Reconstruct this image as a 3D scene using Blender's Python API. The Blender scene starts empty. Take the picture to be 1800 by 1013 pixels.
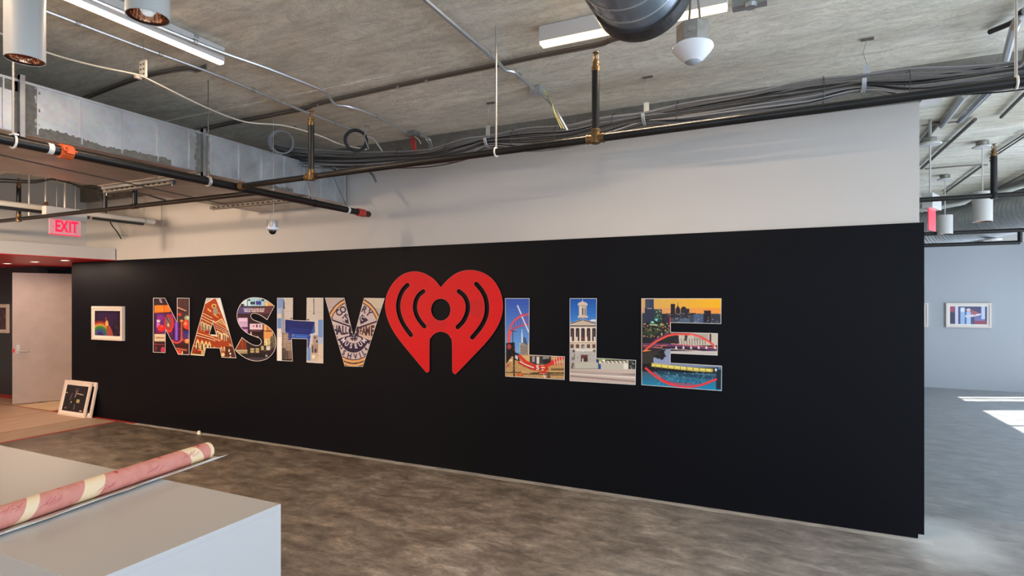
import bpy, math, random
import numpy as np
from mathutils import Vector, Matrix
from mathutils.geometry import tessellate_polygon
random.seed(7); rng = np.random.default_rng(7)
sc = bpy.context.scene
COL = sc.collection
# ------------------------------------------------------------------ camera, sky, sun, exposure
EYE = 1.70; F = 1001.0; CX = 900.0; HY = 525.5; YAW = math.radians(25.15)
cam_d = bpy.data.cameras.new('camera'); cam = bpy.data.objects.new('camera', cam_d); COL.objects.link(cam)
cam.location = (0, 0, EYE); cam.rotation_euler = (math.pi/2, 0, YAW)
cam_d.sensor_width = 36; cam_d.lens = F/1800*36; cam_d.shift_y = 19/1800; cam_d.clip_start = .05
sc.camera = cam
w = bpy.data.worlds.new('sky'); sc.world = w; w.use_nodes = True
bgn = w.node_tree.nodes['Background']; bgn.inputs[0].default_value = (.66, .80, 1.0, 1); bgn.inputs[1].default_value = 6.2
sd = bpy.data.lights.new('sun', 'SUN'); sun = bpy.data.objects.new('sun', sd); COL.objects.link(sun)
sd.energy = 14; sd.angle = .009; sd.color = (1, .95, .86)
_el = math.radians(48); _h = Vector((.91, .41, 0)).normalized()
sun.rotation_euler = (-(Vector((_h.x*math.cos(_el), _h.y*math.cos(_el), math.sin(_el))))).to_track_quat('-Z', 'Y').to_euler()
sc.view_settings.view_transform = 'Standard'; sc.view_settings.look = 'None'
sc.view_settings.gamma = 1; sc.view_settings.use_curve_mapping = False
sc.view_settings.exposure = 0.18
XR = 4.7; YF = 13.3; YB = -6.0; XL = -14.0; H = 3.33
bays = [(12.60, 13.2), (9.35, 11.87)]
while bays[-1][0] > YB + 3.3:
    a = bays[-1][0] - .73; bays.append((a - 2.52, a))
BX = [(-1.6, -.2), (2.9, 4.4)]            # unseen back-wall windows, added to bring in more daylight
for (a, b) in BX:
    ld = bpy.data.lights.new('window_portal', 'AREA'); ld.shape = 'RECTANGLE'; ld.size = b - a; ld.size_y = 2.9; ld.cycles.is_portal = True
    lo = bpy.data.objects.new('window_portal', ld); COL.objects.link(lo); lo.location = ((a + b)/2, YB - .1, 1.65); lo.rotation_euler = (math.radians(90), 0, 0)
HEAD = lambda b: 3.15 if b < 6.5 else 2.62  # front bays made taller to let more light onto the ceiling
for (a, b) in bays:       # sky portals in the window openings
    ld = bpy.data.lights.new('window_portal', 'AREA'); ld.shape = 'RECTANGLE'; ld.size = HEAD(b) - .12; ld.size_y = b - a
    ld.cycles.is_portal = True
    lo = bpy.data.objects.new('window_portal', ld); COL.objects.link(lo)
    lo.location = (XR + .1, (a + b)/2, HEAD(b)/2 + .05); lo.rotation_euler = (0, math.radians(90), 0)

# ------------------------------------------------------------------ helpers
SY, CYW = math.sin(YAW), math.cos(YAW)
def ray(px, py):
    u = (px - CX)/F; v = (HY - py)/F
    return Vector((-SY + u*CYW, CYW + u*SY, v))
def P(px, py, x=None, y=None, z=None):
    """point seen in the photograph at px,py on the plane x=, y= or z="""
    r = ray(px, py)
    t = x/r.x if x is not None else (y/r.y if y is not None else (z - EYE)/r.z)
    return Vector((r.x*t, r.y*t, EYE + r.z*t))
ROOTS = {}
class MB:
    def __init__(s): s.v = []; s.f = []; s.m = []; s.cm = 0
    def add(s, vs, fs):
        n = len(s.v); s.v += [tuple(v) for v in vs]; s.f += [tuple(i + n for i in f) for f in fs]; s.m += [s.cm]*len(fs); return s
    def box(s, a, b, rz=0, c=None):
        x0, y0, z0 = [min(a[i], b[i]) for i in range(3)]; x1, y1, z1 = [max(a[i], b[i]) for i in range(3)]
        vs = [Vector(p) for p in ((x0,y0,z0),(x1,y0,z0),(x1,y1,z0),(x0,y1,z0),(x0,y0,z1),(x1,y0,z1),(x1,y1,z1),(x0,y1,z1))]
        if rz:
            c = Vector(c) if c else Vector(((x0+x1)/2, (y0+y1)/2, 0)); R = Matrix.Rotation(rz, 3, 'Z')
            vs = [R @ (v - c) + c for v in vs]
        return s.add(vs, [(0,3,2,1),(4,5,6,7),(0,1,5,4),(1,2,6,5),(2,3,7,6),(3,0,4,7)])
    def tube(s, pts, r, n=10, cap=True):
        pts = [Vector(p) for p in pts]; m = len(pts); rs = r if hasattr(r, '__len__') else [r]*m
        T = []
        for i in range(m):
            t = pts[min(i+1, m-1)] - pts[max(i-1, 0)]; T.append(t.normalized() if t.length > 1e-9 else Vector((0,0,1)))
        up = Vector((0,0,1)) if abs(T[0].z) < .9 else Vector((1,0,0))
        N = (up - T[0]*up.dot(T[0])).normalized(); vs = []
        for i in range(m):
            N = (N - T[i]*N.dot(T[i])).normalized(); B = T[i].cross(N)
            for k in range(n):
                a = 2*math.pi*k/n; vs.append(pts[i] + (N*math.cos(a) + B*math.sin(a))*rs[i])
        fs = [(i*n+k, i*n+(k+1)%n, (i+1)*n+(k+1)%n, (i+1)*n+k) for i in range(m-1) for k in range(n)]
        if cap: fs += [tuple(range(n-1,-1,-1)), tuple((m-1)*n+k for k in range(n))]
        return s.add(vs, fs)
    def lathe(s, prof, c, n=24, axis='z', caps=True):
        vs = []
        for (r, h) in prof:
            for k in range(n):
                a = 2*math.pi*(k+.5)/n; x, y = r*math.cos(a), r*math.sin(a)
                p = (x, y, h) if axis == 'z' else ((h, x, y) if axis == 'x' else (y, h, x))
                vs.append(Vector(p) + Vector(c))
        m = len(prof); fs = [(i*n+k, i*n+(k+1)%n, (i+1)*n+(k+1)%n, (i+1)*n+k) for i in range(m-1) for k in range(n)]
        if caps: fs += [tuple(range(n-1,-1,-1)), tuple((m-1)*n+k for k in range(n))]
        return s.add(vs, fs)
    def ring(s, c, R, r, ax, n=28, m=8, tilt=None):
        ax = Vector(ax).normalized(); u = ax.orthogonal().normalized(); v = ax.cross(u); pts = []
        for i in range(n):
            a = 2*math.pi*i/n; d = u*math.cos(a) + v*math.sin(a)
            for k in range(m):
                b = 2*math.pi*k/m; pts.append(Vector(c) + d*(R + r*math.cos(b)) + ax*(r*math.sin(b)))
        return s.add(pts, [(i*m+k, ((i+1)%n)*m+k, ((i+1)%n)*m+(k+1)%m, i*m+(k+1)%m) for i in range(n) for k in range(m)])
    def prism(s, polys, f0, f1):
        """polys: outline and holes as 2-D points; f0, f1 map a 2-D point to the front and back"""
        flat = [p for q in polys for p in q]; n = len(flat)
        tris = tessellate_polygon([[Vector((p[0], p[1], 0)) for p in q] for q in polys])
        vs = [f0(p) for p in flat] + [f1(p) for p in flat]
        fs = [tuple(t) for t in tris] + [tuple(i + n for i in reversed(t)) for t in tris]
        o = 0
        for q in polys:
            k = len(q); fs += [(o+i, o+(i+1)%k, n+o+(i+1)%k, n+o+i) for i in range(k)]; o += k
        return s.add(vs, fs)
def link(name, mb, mat, parent=None, smooth=False, bevel=0, fix=True):
    me = bpy.data.meshes.new(name); off = ROOTS.get(parent.name, Vector()) if parent else Vector()
    me.from_pydata([tuple(Vector(v) - off) for v in mb.v], [], mb.f)
    mats = mat if isinstance(mat, (list, tuple)) else [mat]
    for m_ in mats: me.materials.append(m_)
    if len(mats) > 1:
        for p, i in zip(me.polygons, mb.m): p.material_index = i
    if fix:
        import bmesh
        bm = bmesh.new(); bm.from_mesh(me); bmesh.ops.recalc_face_normals(bm, faces=bm.faces); bm.to_mesh(me); bm.free()
    if smooth:
        for p in me.polygons: p.use_smooth = True
        try: me.set_sharp_from_angle(angle=math.radians(40))
        except Exception: pass
    o = bpy.data.objects.new(name, me); COL.objects.link(o)
    if parent: o.parent = parent
    ROOTS[o.name] = off
    if bevel:
        b = o.modifiers.new('bevel', 'BEVEL'); b.width = bevel; b.segments = 2; b.limit_method = 'ANGLE'
    return o
def thing(name, label, cat, loc, group=None, kind=None):
    o = bpy.data.objects.new(name, None); COL.objects.link(o); o.location = loc; o.empty_display_size = .1
    ROOTS[o.name] = Vector(loc)
    if label: o['label'] = label
    if cat: o['category'] = cat
    if group: o['group'] = group
    if kind: o['kind'] = kind
    return o
def tag(o, label, cat, group=None):
    """a one-mesh thing: origin moved to its own middle"""
    o['label'] = label; o['category'] = cat
    if group: o['group'] = group
    vs = [v.co.copy() for v in o.data.vertices]
    c = sum(vs, Vector())/len(vs)
    for v in o.data.vertices: v.co -= c
    o.location = c; ROOTS[o.name] = c
    return o
def struct(o): o['kind'] = 'structure'; return o
def smooth_path(pts, k=8):
    pts = [Vector(p) for p in pts]; out = []
    q = [pts[0]*2 - pts[1]] + pts + [pts[-1]*2 - pts[-2]]
    for i in range(1, len(q)-2):
        a, b, c, d = q[i-1:i+3]
        for j in range(k):
            t = j/k; out.append(.5*((2*b) + (c-a)*t + (2*a-5*b+4*c-d)*t*t + (3*b-a-3*c+d)*t**3))
    out.append(pts[-1]); return out
def lin(c):
    c = np.asarray(c, float)/255; return np.where(c <= .04045, c/12.92, ((c+.055)/1.055)**2.4)

# ------------------------------------------------------------------ materials
def mat(name, color, rough=.6, metal=0, spec=None, bump=0, nscale=8, var=0, stretch=(1,1,1), emit=0, ecol=None, coat=0, alpha=1, trans=0):
    m = bpy.data.materials.new(name); m.use_nodes = True; nt = m.node_tree; b = nt.nodes['Principled BSDF']
    b.inputs['Base Color'].default_value = (*color, 1); b.inputs['Roughness'].default_value = rough; b.inputs['Metallic'].default_value = metal
    if spec is not None: b.inputs['Specular IOR Level'].default_value = spec
    if coat: b.inputs['Coat Weight'].default_value = coat
    if alpha < 1: b.inputs['Alpha'].default_value = alpha
    if trans: b.inputs['Transmission Weight'].default_value = trans
    if emit: b.inputs['Emission Color'].default_value = (*(ecol or color), 1); b.inputs['Emission Strength'].default_value = emit
    tc = nt.nodes.new('ShaderNodeTexCoord'); mp = nt.nodes.new('ShaderNodeMapping'); mp.inputs['Scale'].default_value = stretch
    no = nt.nodes.new('ShaderNodeTexNoise'); no.inputs['Scale'].default_value = nscale; no.inputs['Detail'].default_value = 4
    nt.links.new(tc.outputs['Object'], mp.inputs[0]); nt.links.new(mp.outputs[0], no.inputs['Vector'])
    if var:
        r = nt.nodes.new('ShaderNodeValToRGB'); r.color_ramp.elements[0].position = .32; r.color_ramp.elements[1].position = .68
        r.color_ramp.elements[0].color = (*[c*(1-var) for c in color], 1); r.color_ramp.elements[1].color = (*[min(1, c*(1+var)) for c in color], 1)
        nt.links.new(no.outputs['Fac'], r.inputs[0]); nt.links.new(r.outputs[0], b.inputs['Base Color'])
    if bump:
        bp = nt.nodes.new('ShaderNodeBump'); bp.inputs['Strength'].default_value = bump; bp.inputs['Distance'].default_value = .01
        nt.links.new(no.outputs['Fac'], bp.inputs['Height']); nt.links.new(bp.outputs[0], b.inputs['Normal'])
    return m
class NT:
    def __init__(s, m): s.nt = m.node_tree; s.N = s.nt.nodes; s.b = s.N['Principled BSDF']; s.geo = s.N.new('ShaderNodeNewGeometry')
    def L(s, a, b): s.nt.links.new(a, b)
    def noise(s, scale, stretch=(1,1,1), detail=5, rough=.55, dist=0, rot=0, off=(0,0,0)):
        mp = s.N.new('ShaderNodeMapping'); mp.inputs['Scale'].default_value = stretch; mp.inputs['Rotation'].default_value = (0,0,rot)
        mp.inputs['Location'].default_value = off
        n = s.N.new('ShaderNodeTexNoise'); n.inputs['Scale'].default_value = scale; n.inputs['Detail'].default_value = detail
        n.inputs['Roughness'].default_value = rough; n.inputs['Distortion'].default_value = dist
        s.L(s.geo.outputs['Position'], mp.inputs[0]); s.L(mp.outputs[0], n.inputs['Vector']); return n.outputs['Fac']
    def ramp(s, fac, stops):
        r = s.N.new('ShaderNodeValToRGB'); e = r.color_ramp.elements
        while len(e) < len(stops): e.new(.5)
        for k, (p, c) in enumerate(stops): e[k].position = p; e[k].color = (*c, 1) if len(c) == 3 else c
        s.L(fac, r.inputs[0]); return r.outputs[0]
    def mix(s, fac, a, b, mode='MIX'):
        m = s.N.new('ShaderNodeMix'); m.data_type = 'RGBA'; m.blend_type = mode
        for sock, val in ((0, fac), (6, a), (7, b)):
            if hasattr(val, 'links'): s.L(val, m.inputs[sock])
            elif sock == 0: m.inputs[0].default_value = val
            else: m.inputs[sock].default_value = (*val, 1)
        return m.outputs[2]
    def math(s, op, a, b=0, c=None):
        m = s.N.new('ShaderNodeMath'); m.operation = op
        for i, v in enumerate((a, b, c)):
            if v is None: continue
            if hasattr(v, 'links'): s.L(v, m.inputs[i])
            else: m.inputs[i].default_value = v
        return m.outputs[0]
    def xyz(s):
        x = s.N.new('ShaderNodeSeparateXYZ'); s.L(s.geo.outputs['Position'], x.inputs[0]); return x.outputs
    def bump(s, h, st, d=.01):
        b = s.N.new('ShaderNodeBump'); b.inputs['Strength'].default_value = st; b.inputs['Distance'].default_value = d
        s.L(h, b.inputs['Height']); s.L(b.outputs[0], s.b.inputs['Normal'])
G = lambda v: (v, v, v)
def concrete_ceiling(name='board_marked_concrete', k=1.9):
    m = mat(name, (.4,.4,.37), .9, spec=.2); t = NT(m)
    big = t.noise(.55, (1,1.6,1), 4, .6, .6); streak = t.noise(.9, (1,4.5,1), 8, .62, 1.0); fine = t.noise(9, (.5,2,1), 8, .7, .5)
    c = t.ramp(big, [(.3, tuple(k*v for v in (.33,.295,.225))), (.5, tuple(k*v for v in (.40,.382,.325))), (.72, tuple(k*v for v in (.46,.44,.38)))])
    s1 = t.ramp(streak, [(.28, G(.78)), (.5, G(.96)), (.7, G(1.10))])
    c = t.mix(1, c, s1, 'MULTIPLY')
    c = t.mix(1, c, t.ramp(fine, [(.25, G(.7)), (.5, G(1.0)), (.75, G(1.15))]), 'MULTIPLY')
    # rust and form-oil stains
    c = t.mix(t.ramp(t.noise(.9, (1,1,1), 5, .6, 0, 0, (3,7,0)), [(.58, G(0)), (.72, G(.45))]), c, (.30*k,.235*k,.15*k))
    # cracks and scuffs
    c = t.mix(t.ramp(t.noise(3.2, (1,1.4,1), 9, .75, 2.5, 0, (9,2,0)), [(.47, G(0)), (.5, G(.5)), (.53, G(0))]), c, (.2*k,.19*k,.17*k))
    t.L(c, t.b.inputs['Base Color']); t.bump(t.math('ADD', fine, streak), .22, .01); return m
def concrete_floor():
    m = mat('polished_concrete', (.2,.18,.15), .4); t = NT(m); x, y, z = t.xyz()
    big = t.noise(.9, (1,1.3,1), 7, .66, .5); trow = t.noise(3.6, (1,1.9,1), 10, .74, .35, .45); fine = t.noise(26, (1,1.6,1), 6, .7)
    c = t.ramp(big, [(.3, (.19,.155,.115)), (.5, (.29,.245,.19)), (.72, (.42,.375,.30))])
    c = t.mix(1, c, t.ramp(trow, [(.3, G(.45)), (.46, G(.85)), (.58, G(1.35)), (.68, G(2.0))]), 'MULTIPLY')
    c = t.mix(1, c, t.ramp(fine, [(.3, G(.82)), (.7, G(1.15))]), 'MULTIPLY')
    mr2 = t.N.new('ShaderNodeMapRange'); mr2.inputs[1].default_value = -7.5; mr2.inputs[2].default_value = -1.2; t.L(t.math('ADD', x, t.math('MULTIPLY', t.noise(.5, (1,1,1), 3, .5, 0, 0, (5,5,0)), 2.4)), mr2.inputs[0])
    c = t.mix(1, c, t.ramp(mr2.outputs[0], [(0, (.36,.33,.30)), (1, (.88,.88,.90))]), 'MULTIPLY')   # darker, browner to the left: light fall-off painted into the floor colour
    # paler right of the wall's end, daylight reflection painted into the floor
    daylit = t.ramp(t.math('ADD', x, t.math('MULTIPLY', t.noise(1.1), .8)), [(.0, G(0)), (1.0, G(1))])
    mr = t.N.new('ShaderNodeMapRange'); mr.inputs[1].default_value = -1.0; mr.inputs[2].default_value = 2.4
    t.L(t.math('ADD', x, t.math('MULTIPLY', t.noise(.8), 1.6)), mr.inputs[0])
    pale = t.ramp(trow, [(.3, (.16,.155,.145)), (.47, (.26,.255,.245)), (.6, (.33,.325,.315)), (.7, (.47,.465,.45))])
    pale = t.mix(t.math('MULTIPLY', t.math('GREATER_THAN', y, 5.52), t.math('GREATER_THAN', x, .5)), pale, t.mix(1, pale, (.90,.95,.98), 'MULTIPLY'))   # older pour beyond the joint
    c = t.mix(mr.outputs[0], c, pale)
    # chalky dust line at the foot of the feature wall (x from -8.2 to .95)
    d = t.math('ABSOLUTE', t.math('SUBTRACT', y, t.math('ADD', 4.815, t.math('MULTIPLY', t.noise(1.6), .05))))
    ln = t.math('LESS_THAN', d, t.math('ADD', .018, t.math('MULTIPLY', t.noise(2.2, (1,1,1), 6), .045)))
    ln = t.math('MULTIPLY', ln, t.math('MULTIPLY', t.math('GREATER_THAN', x, -8.1), t.math('LESS_THAN', x, .97)))
    c = t.mix(t.math('MULTIPLY', ln, t.ramp(t.noise(5, (1,3,1)), [(.3, G(.35)), (.6, G(.95))])), c, (.60,.57,.51))
    # plaster wash round the wall's end
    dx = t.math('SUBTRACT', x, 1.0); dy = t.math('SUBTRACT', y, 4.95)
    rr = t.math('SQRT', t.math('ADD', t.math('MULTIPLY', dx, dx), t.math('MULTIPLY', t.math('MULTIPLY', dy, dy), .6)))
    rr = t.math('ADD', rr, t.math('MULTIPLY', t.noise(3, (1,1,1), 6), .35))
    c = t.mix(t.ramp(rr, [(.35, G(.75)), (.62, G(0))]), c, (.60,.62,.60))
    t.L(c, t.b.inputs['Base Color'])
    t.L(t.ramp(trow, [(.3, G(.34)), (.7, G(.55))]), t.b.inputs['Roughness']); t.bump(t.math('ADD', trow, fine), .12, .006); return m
def paint(name, col, rough=.6, var=.03, spec=.4):
    m = mat(name, col, rough, spec=spec); t = NT(m)
    n = t.noise(.8, (1,1,1), 4, .5)
    t.L(t.ramp(n, [(.3, tuple(c*(1-var) for c in col)), (.7, tuple(min(1, c*(1+var)) for c in col))]), t.b.inputs['Base Color'])
    t.bump(t.noise(120), .06, .002); return m
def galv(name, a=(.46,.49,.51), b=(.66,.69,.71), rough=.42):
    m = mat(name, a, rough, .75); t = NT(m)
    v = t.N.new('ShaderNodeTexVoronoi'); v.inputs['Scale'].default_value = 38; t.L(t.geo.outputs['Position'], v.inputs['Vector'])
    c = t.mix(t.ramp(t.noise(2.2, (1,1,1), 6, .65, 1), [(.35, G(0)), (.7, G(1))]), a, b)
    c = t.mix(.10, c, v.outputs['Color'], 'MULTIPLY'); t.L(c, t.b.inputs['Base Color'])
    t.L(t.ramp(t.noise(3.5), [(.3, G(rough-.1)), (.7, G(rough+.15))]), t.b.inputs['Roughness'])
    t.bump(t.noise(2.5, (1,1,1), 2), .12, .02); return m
M = dict(
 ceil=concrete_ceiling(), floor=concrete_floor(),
 white=paint('white_wall_paint', (.56,.545,.52), .7), far=paint('pale_grey_wall_paint', (.41,.425,.44), .7), beam=concrete_ceiling('shaded_beam_concrete', .52),
 black=paint('matt_black_paint', (.0032,.0038,.0062), .5, .1, .11), dark=paint('dark_blue_grey_paint', (.030,.036,.042), .45, .1),
 red_panel=mat('red_soffit_paint', (.62,.010,.016), .4), red_floor=mat('red_floor_edge', (.30,.02,.015), .5),
 tile=mat('beige_floor_board', (.44,.31,.21), .5, var=.12, nscale=3, stretch=(6,1,1)), tile2=mat('greyed_floor_board', (.33,.24,.16), .5, var=.15, nscale=3, stretch=(6,1,1)),
 tile3=mat('pale_floor_board', (.66,.50,.30), .5, var=.08, nscale=3), door=mat('pale_pinkish_door', (.36,.29,.265), .5, var=.06, nscale=5),
 voidm=mat('dark_room_shade', (.004,.004,.004), .9), galv=galv('galvanised_duct_sheet'), galv2=galv('galvanised_dark', (.30,.31,.32), (.45,.46,.47), .4),
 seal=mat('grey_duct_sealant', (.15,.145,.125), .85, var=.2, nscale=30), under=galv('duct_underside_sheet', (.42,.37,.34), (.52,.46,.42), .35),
 pipe=mat('black_steel_pipe', (.009,.0085,.008), .36, .1, var=.3, nscale=6), brass=mat('brass_fitting', (.24,.145,.065), .4, .8, var=.2, nscale=30),
 wbracket=mat('white_clamp', (.75,.73,.68), .5), orange=mat('orange_coupling', (.62,.10,.02), .45, var=.25, nscale=30), redcap=mat('red_coupling', (.45,.03,.02), .4),
 wpipe=mat('white_painted_pipe', (.72,.68,.58), .45), rod=mat('zinc_rod', (.42,.41,.38), .45, .6), steel=mat('bright_conduit', (.62,.63,.63), .32, .8),
 dconduit=mat('dull_dark_conduit', (.16,.14,.12), .45, .5), cable=mat('grey_cable_jacket', (.15,.148,.148), .5), cable2=mat('black_cable_jacket', (.02,.02,.022), .45), cable3=mat('light_grey_cable_jacket', (.26,.26,.265), .5),
 wcable=mat('cream_cable_jacket', (.72,.66,.54), .5), ycable=mat('yellow_wire', (.60,.55,.20), .5), redw=mat('red_wire', (.6,.05,.04), .5),
 housing=mat('white_housing', (.6,.58,.55), .45), pend=mat('pale_grey_pendant_shell', (.45,.47,.46), .45), copper=mat('copper_reflector', (.55,.30,.18), .15, .95, bump=.8, nscale=22),
 rim=mat('dark_bronze_rim', (.05,.022,.015), .35, .6), bulb=mat('frosted_bulb', (.8,.85,.88), .3, emit=.35, ecol=(.8,.9,1)),
 led=mat('lit_led_lens', (1,.85,.66), .4, emit=4, ecol=(1,.62,.30)), led2=mat('lit_pink_led_lens', (1,.85,.8), .4, emit=4, ecol=(1,.66,.52)),
 spot=mat('lit_downlight', (1,.9,.8), .4, emit=10, ecol=(1,.75,.6)),
 sensor=mat('white_sensor_plastic', (.78,.79,.82), .4), lens=mat('grey_lens', (.35,.38,.42), .2), jbox=mat('grey_junction_box', (.30,.28,.25), .45, .6, var=.15, nscale=40),
 rubber=mat('black_rubber_gasket', (.02,.018,.017), .5, bump=.5, nscale=25), spiral=galv('spiral_duct_sheet', (.30,.36,.42), (.42,.49,.56), .3), spiral2=mat('pale_spiral_duct', (.55,.58,.60), .4, .3, var=.1, nscale=6),
 counter=mat('white_laminate', (.50,.50,.49), .35), paperw=mat('white_paper', (.80,.78,.74), .7), frame=mat('pale_wood_frame', (.72,.62,.54), .5), mount=mat('cream_mount', (.80,.74,.66), .7),
 border=mat('white_letter_edge', (.82,.80,.76), .5), heart=mat('red_heart_acrylic', (.56,.020,.022), .4, var=.08, nscale=60), hedge=mat('light_red_edge', (.62,.10,.09), .4),
 exit=mat('red_exit_letters', (.8,.01,.04), .4, emit=.8, ecol=(1,.01,.07)), exitp=mat('pale_pink_exit_panel', (.66,.36,.40), .3, emit=.12, ecol=(1,.3,.35)), exitr=mat('red_exit_panel', (.75,.05,.08), .3, emit=.45, ecol=(1,.05,.08)),
 sil=mat('silver_plastic', (.5,.5,.5), .3, .5), blk=mat('gloss_black_dome', (.01,.01,.01), .08), scrap=mat('cream_scrap', (.8,.76,.62), .7), wframe=mat('window_frame_grey', (.2,.2,.21), .4, .5),
)
def vcol(name, rough=.4, spec=.5):
    m = bpy.data.materials.new(name); m.use_nodes = True; b = m.node_tree.nodes['Principled BSDF']
    a = m.node_tree.nodes.new('ShaderNodeVertexColor'); a.layer_name = 'ink'; m.node_tree.links.new(a.outputs[0], b.inputs['Base Color'])
    b.inputs['Roughness'].default_value = rough; b.inputs['Specular IOR Level'].default_value = spec; return m
M['print'] = vcol('printed_vinyl', .5, .25); M['poster'] = vcol('glazed_print', .25, .4); M['roll'] = vcol('printed_paper', .6, .3)
# ------------------------------------------------------------------ the shell
D = 4.87
def bx(name, a, b, m, parent=None, bevel=0): return link(name, MB().box(a, b), m, parent, bevel=bevel)
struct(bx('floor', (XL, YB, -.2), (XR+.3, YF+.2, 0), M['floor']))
struct(bx('ceiling', (XL, YB, H), (XR+.3, YF+.2, H+.2), M['ceil']))
struct(bx('wall_far', (-9.4, YF, 0), (XR+.3, YF+.2, H), M['far']))
wb = MB().box((XL, YB-.2, 0), (BX[0][0], YB, H)).box((BX[0][1], YB-.2, 0), (BX[1][0], YB, H)).box((BX[1][1], YB-.2, 0), (XR+.3, YB, H)).box((BX[0][0], YB-.2, 3.15), (BX[1][1], YB, H)).box((BX[0][0], YB-.2, 0), (BX[1][1], YB, .15))
struct(link('wall_back', wb, M['white']))
for i, (a, b) in enumerate(BX):
    f = MB().box((a, YB-.08, .15), (a+.04, YB-.02, 3.15)).box((b-.04, YB-.08, .15), (b, YB-.02, 3.15)).box(((a+b)/2-.02, YB-.08, .15), ((a+b)/2+.02, YB-.02, 3.15)).box((a, YB-.08, .15), (b, YB-.02, .19)).box((a, YB-.08, 3.11), (b, YB-.02, 3.15))
    struct(link('window_%d' % (20+i), f, M['wframe']))  # back-wall windows added out of view for extra daylight
struct(bx('wall_left', (XL-.2, YB, 0), (XL, YF, H), M['white']))
# wall_right: piers, sill and header around the window bays
wb = MB(); edges = [YF] + [e for ab in bays for e in (ab[1], ab[0])] + [YB]
for i in range(0, len(edges), 2): wb.box((XR, edges[i+1], 0), (XR+.25, edges[i], H))
for (a, b) in bays: wb.box((XR, a, 0), (XR+.25, b, .10)).box((XR, a, HEAD(b)), (XR+.25, b, H))
struct(link('wall_right', wb, M['white']))
for i, (a, b) in enumerate(bays):
    f = MB(); s = .025
    f.box((XR+.02, a, .10), (XR+.08, a+s, HEAD(b))).box((XR+.02, b-s, .10), (XR+.08, b, HEAD(b))).box((XR+.02, (a+b)/2-s, .10), (XR+.08, (a+b)/2+s, HEAD(b)))
    f.box((XR+.02, a, .10), (XR+.08, b, .13)).box((XR+.02, a, HEAD(b)-.03), (XR+.08, b, HEAD(b)))
    struct(link('window_%d' % (i+1), f, M['wframe']))
# ceiling: formwork ridges running with the feature wall, as parts of the ceiling
ceil = bpy.data.objects['ceiling']
for y, wd in ((3.37, .035), (1.05, .03), (-1.3, .03), (7.2, .04), (9.4, .04), (11.5, .04)):
    bx('formwork_ridge', (XL+.05, y, H-.008), (XR-.01, y+wd, H+.01), M['ceil'], ceil)
# down-stand beam over the feature wall, ceiling concrete with shade in its colour
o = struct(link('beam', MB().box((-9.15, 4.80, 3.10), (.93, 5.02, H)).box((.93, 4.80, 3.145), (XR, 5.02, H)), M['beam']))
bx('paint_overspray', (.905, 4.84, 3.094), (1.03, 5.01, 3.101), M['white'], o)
# feature wall
fw = struct(bx('wall_feature', (-9.5, D+.02, 0), (.90, 5.0, 3.10), M['white']))
X1 = .925
out = [(-9.5, .004), (X1-.036, .004), (X1-.036, .034), (X1, .034), (X1, 2.24), (-9.5, 2.24)]
pb = MB().prism([out], lambda p: (p[0], D, p[1]), lambda p: (p[0], D+.02, p[1]))
pb.box((.901, D+.02, .034), (X1, 5.0, 2.24))
link('black_cladding', pb, M['black'], fw)
struct(bx('trim_1', (-9.1, D+.005, 2.24), (.90, D+.02, 2.246), M['white']))
# left side: upper wall, bulkhead with red underside, alcove
struct(bx('wall_left_upper', (-9.32, YB, 2.40), (-9.17, D+.02, H), M['white']))
bh = struct(bx('bulkhead', (XL, YB, 2.245), (-8.44, D, 2.40), M['white']))
bx('soffit_panel', (XL, YB, 2.235), (-8.445, D-.002, 2.2452), M['red_panel'], bh)
bh2 = struct(bx('alcove_ceiling', (XL, D, 2.235), (-9.5, 6.8, 2.40), M['red_panel']))
struct(bx('wall_alcove_front', (XL, 5.15, 0), (-11.02, 5.3, 2.235), M['dark']))
struct(bx('wall_alcove_back', (-11.3, 6.6, 0), (-9.4, 6.8, 2.235), M['dark']))
struct(bx('wall_alcove_right', (-9.5, 5.0, 0), (-9.4, YF, H), M['white']))
o = MB(); o.box((-11.25, 5.62, 0), (-10.98, 6.6, 2.235)); o.box((-11.25, 5.3, 2.20), (-11.02, 5.62, 2.235))
struct(link('wall_alcove_left', o, M['dark']))
struct(bx('dark_room', (-12.2, 5.31, .0), (-12.1, 6.6, 2.23), M['voidm']))  # black sheet standing for the unlit dark behind the door
struct(bx('baseboard_left', (XL, 5.135, 0), (-11.02, 5.15, .06), M['red_floor']))
# floor boards of the left zone, as parts of the floor
flo = bpy.data.objects['floor']
def board(x0, x1, y0, y1, m): bx('floor_board', (x0, y0, .0), (x1, y1, .006), m, flo)
bx('floor_edging', (XL, YB, .0), (-8.28, 4.82, .003), M['red_floor'], flo); bx('floor_edging', (-10.95, 4.82, .0), (-7.95, 4.868, .003), M['red_floor'], flo)
xs = [-8.31, -8.90, -9.95, -11.04, -12.1, -13.1, -14.0]
for i in range(6):
    for j, (y0, y1) in enumerate(((2.4, 4.80), (0, 2.38), (-2.4, -.02), (-4.8, -2.42))):
        board(xs[i+1]+.012, xs[i]-.012, y0, y1, M['tile2'] if i == 0 else M['tile'])
board(-10.9, -9.98, 4.84, 6.6, M['tile3']); board(-9.96, -9.52, 5.02, 6.6, M['tile'])
bx('floor_edging', (-9.96, 4.85, 0), (-9.5, 5.02, .004), M['red_floor'], flo)
board(-13.95, -10.92, 4.84, 5.13, M['tile'])
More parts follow.
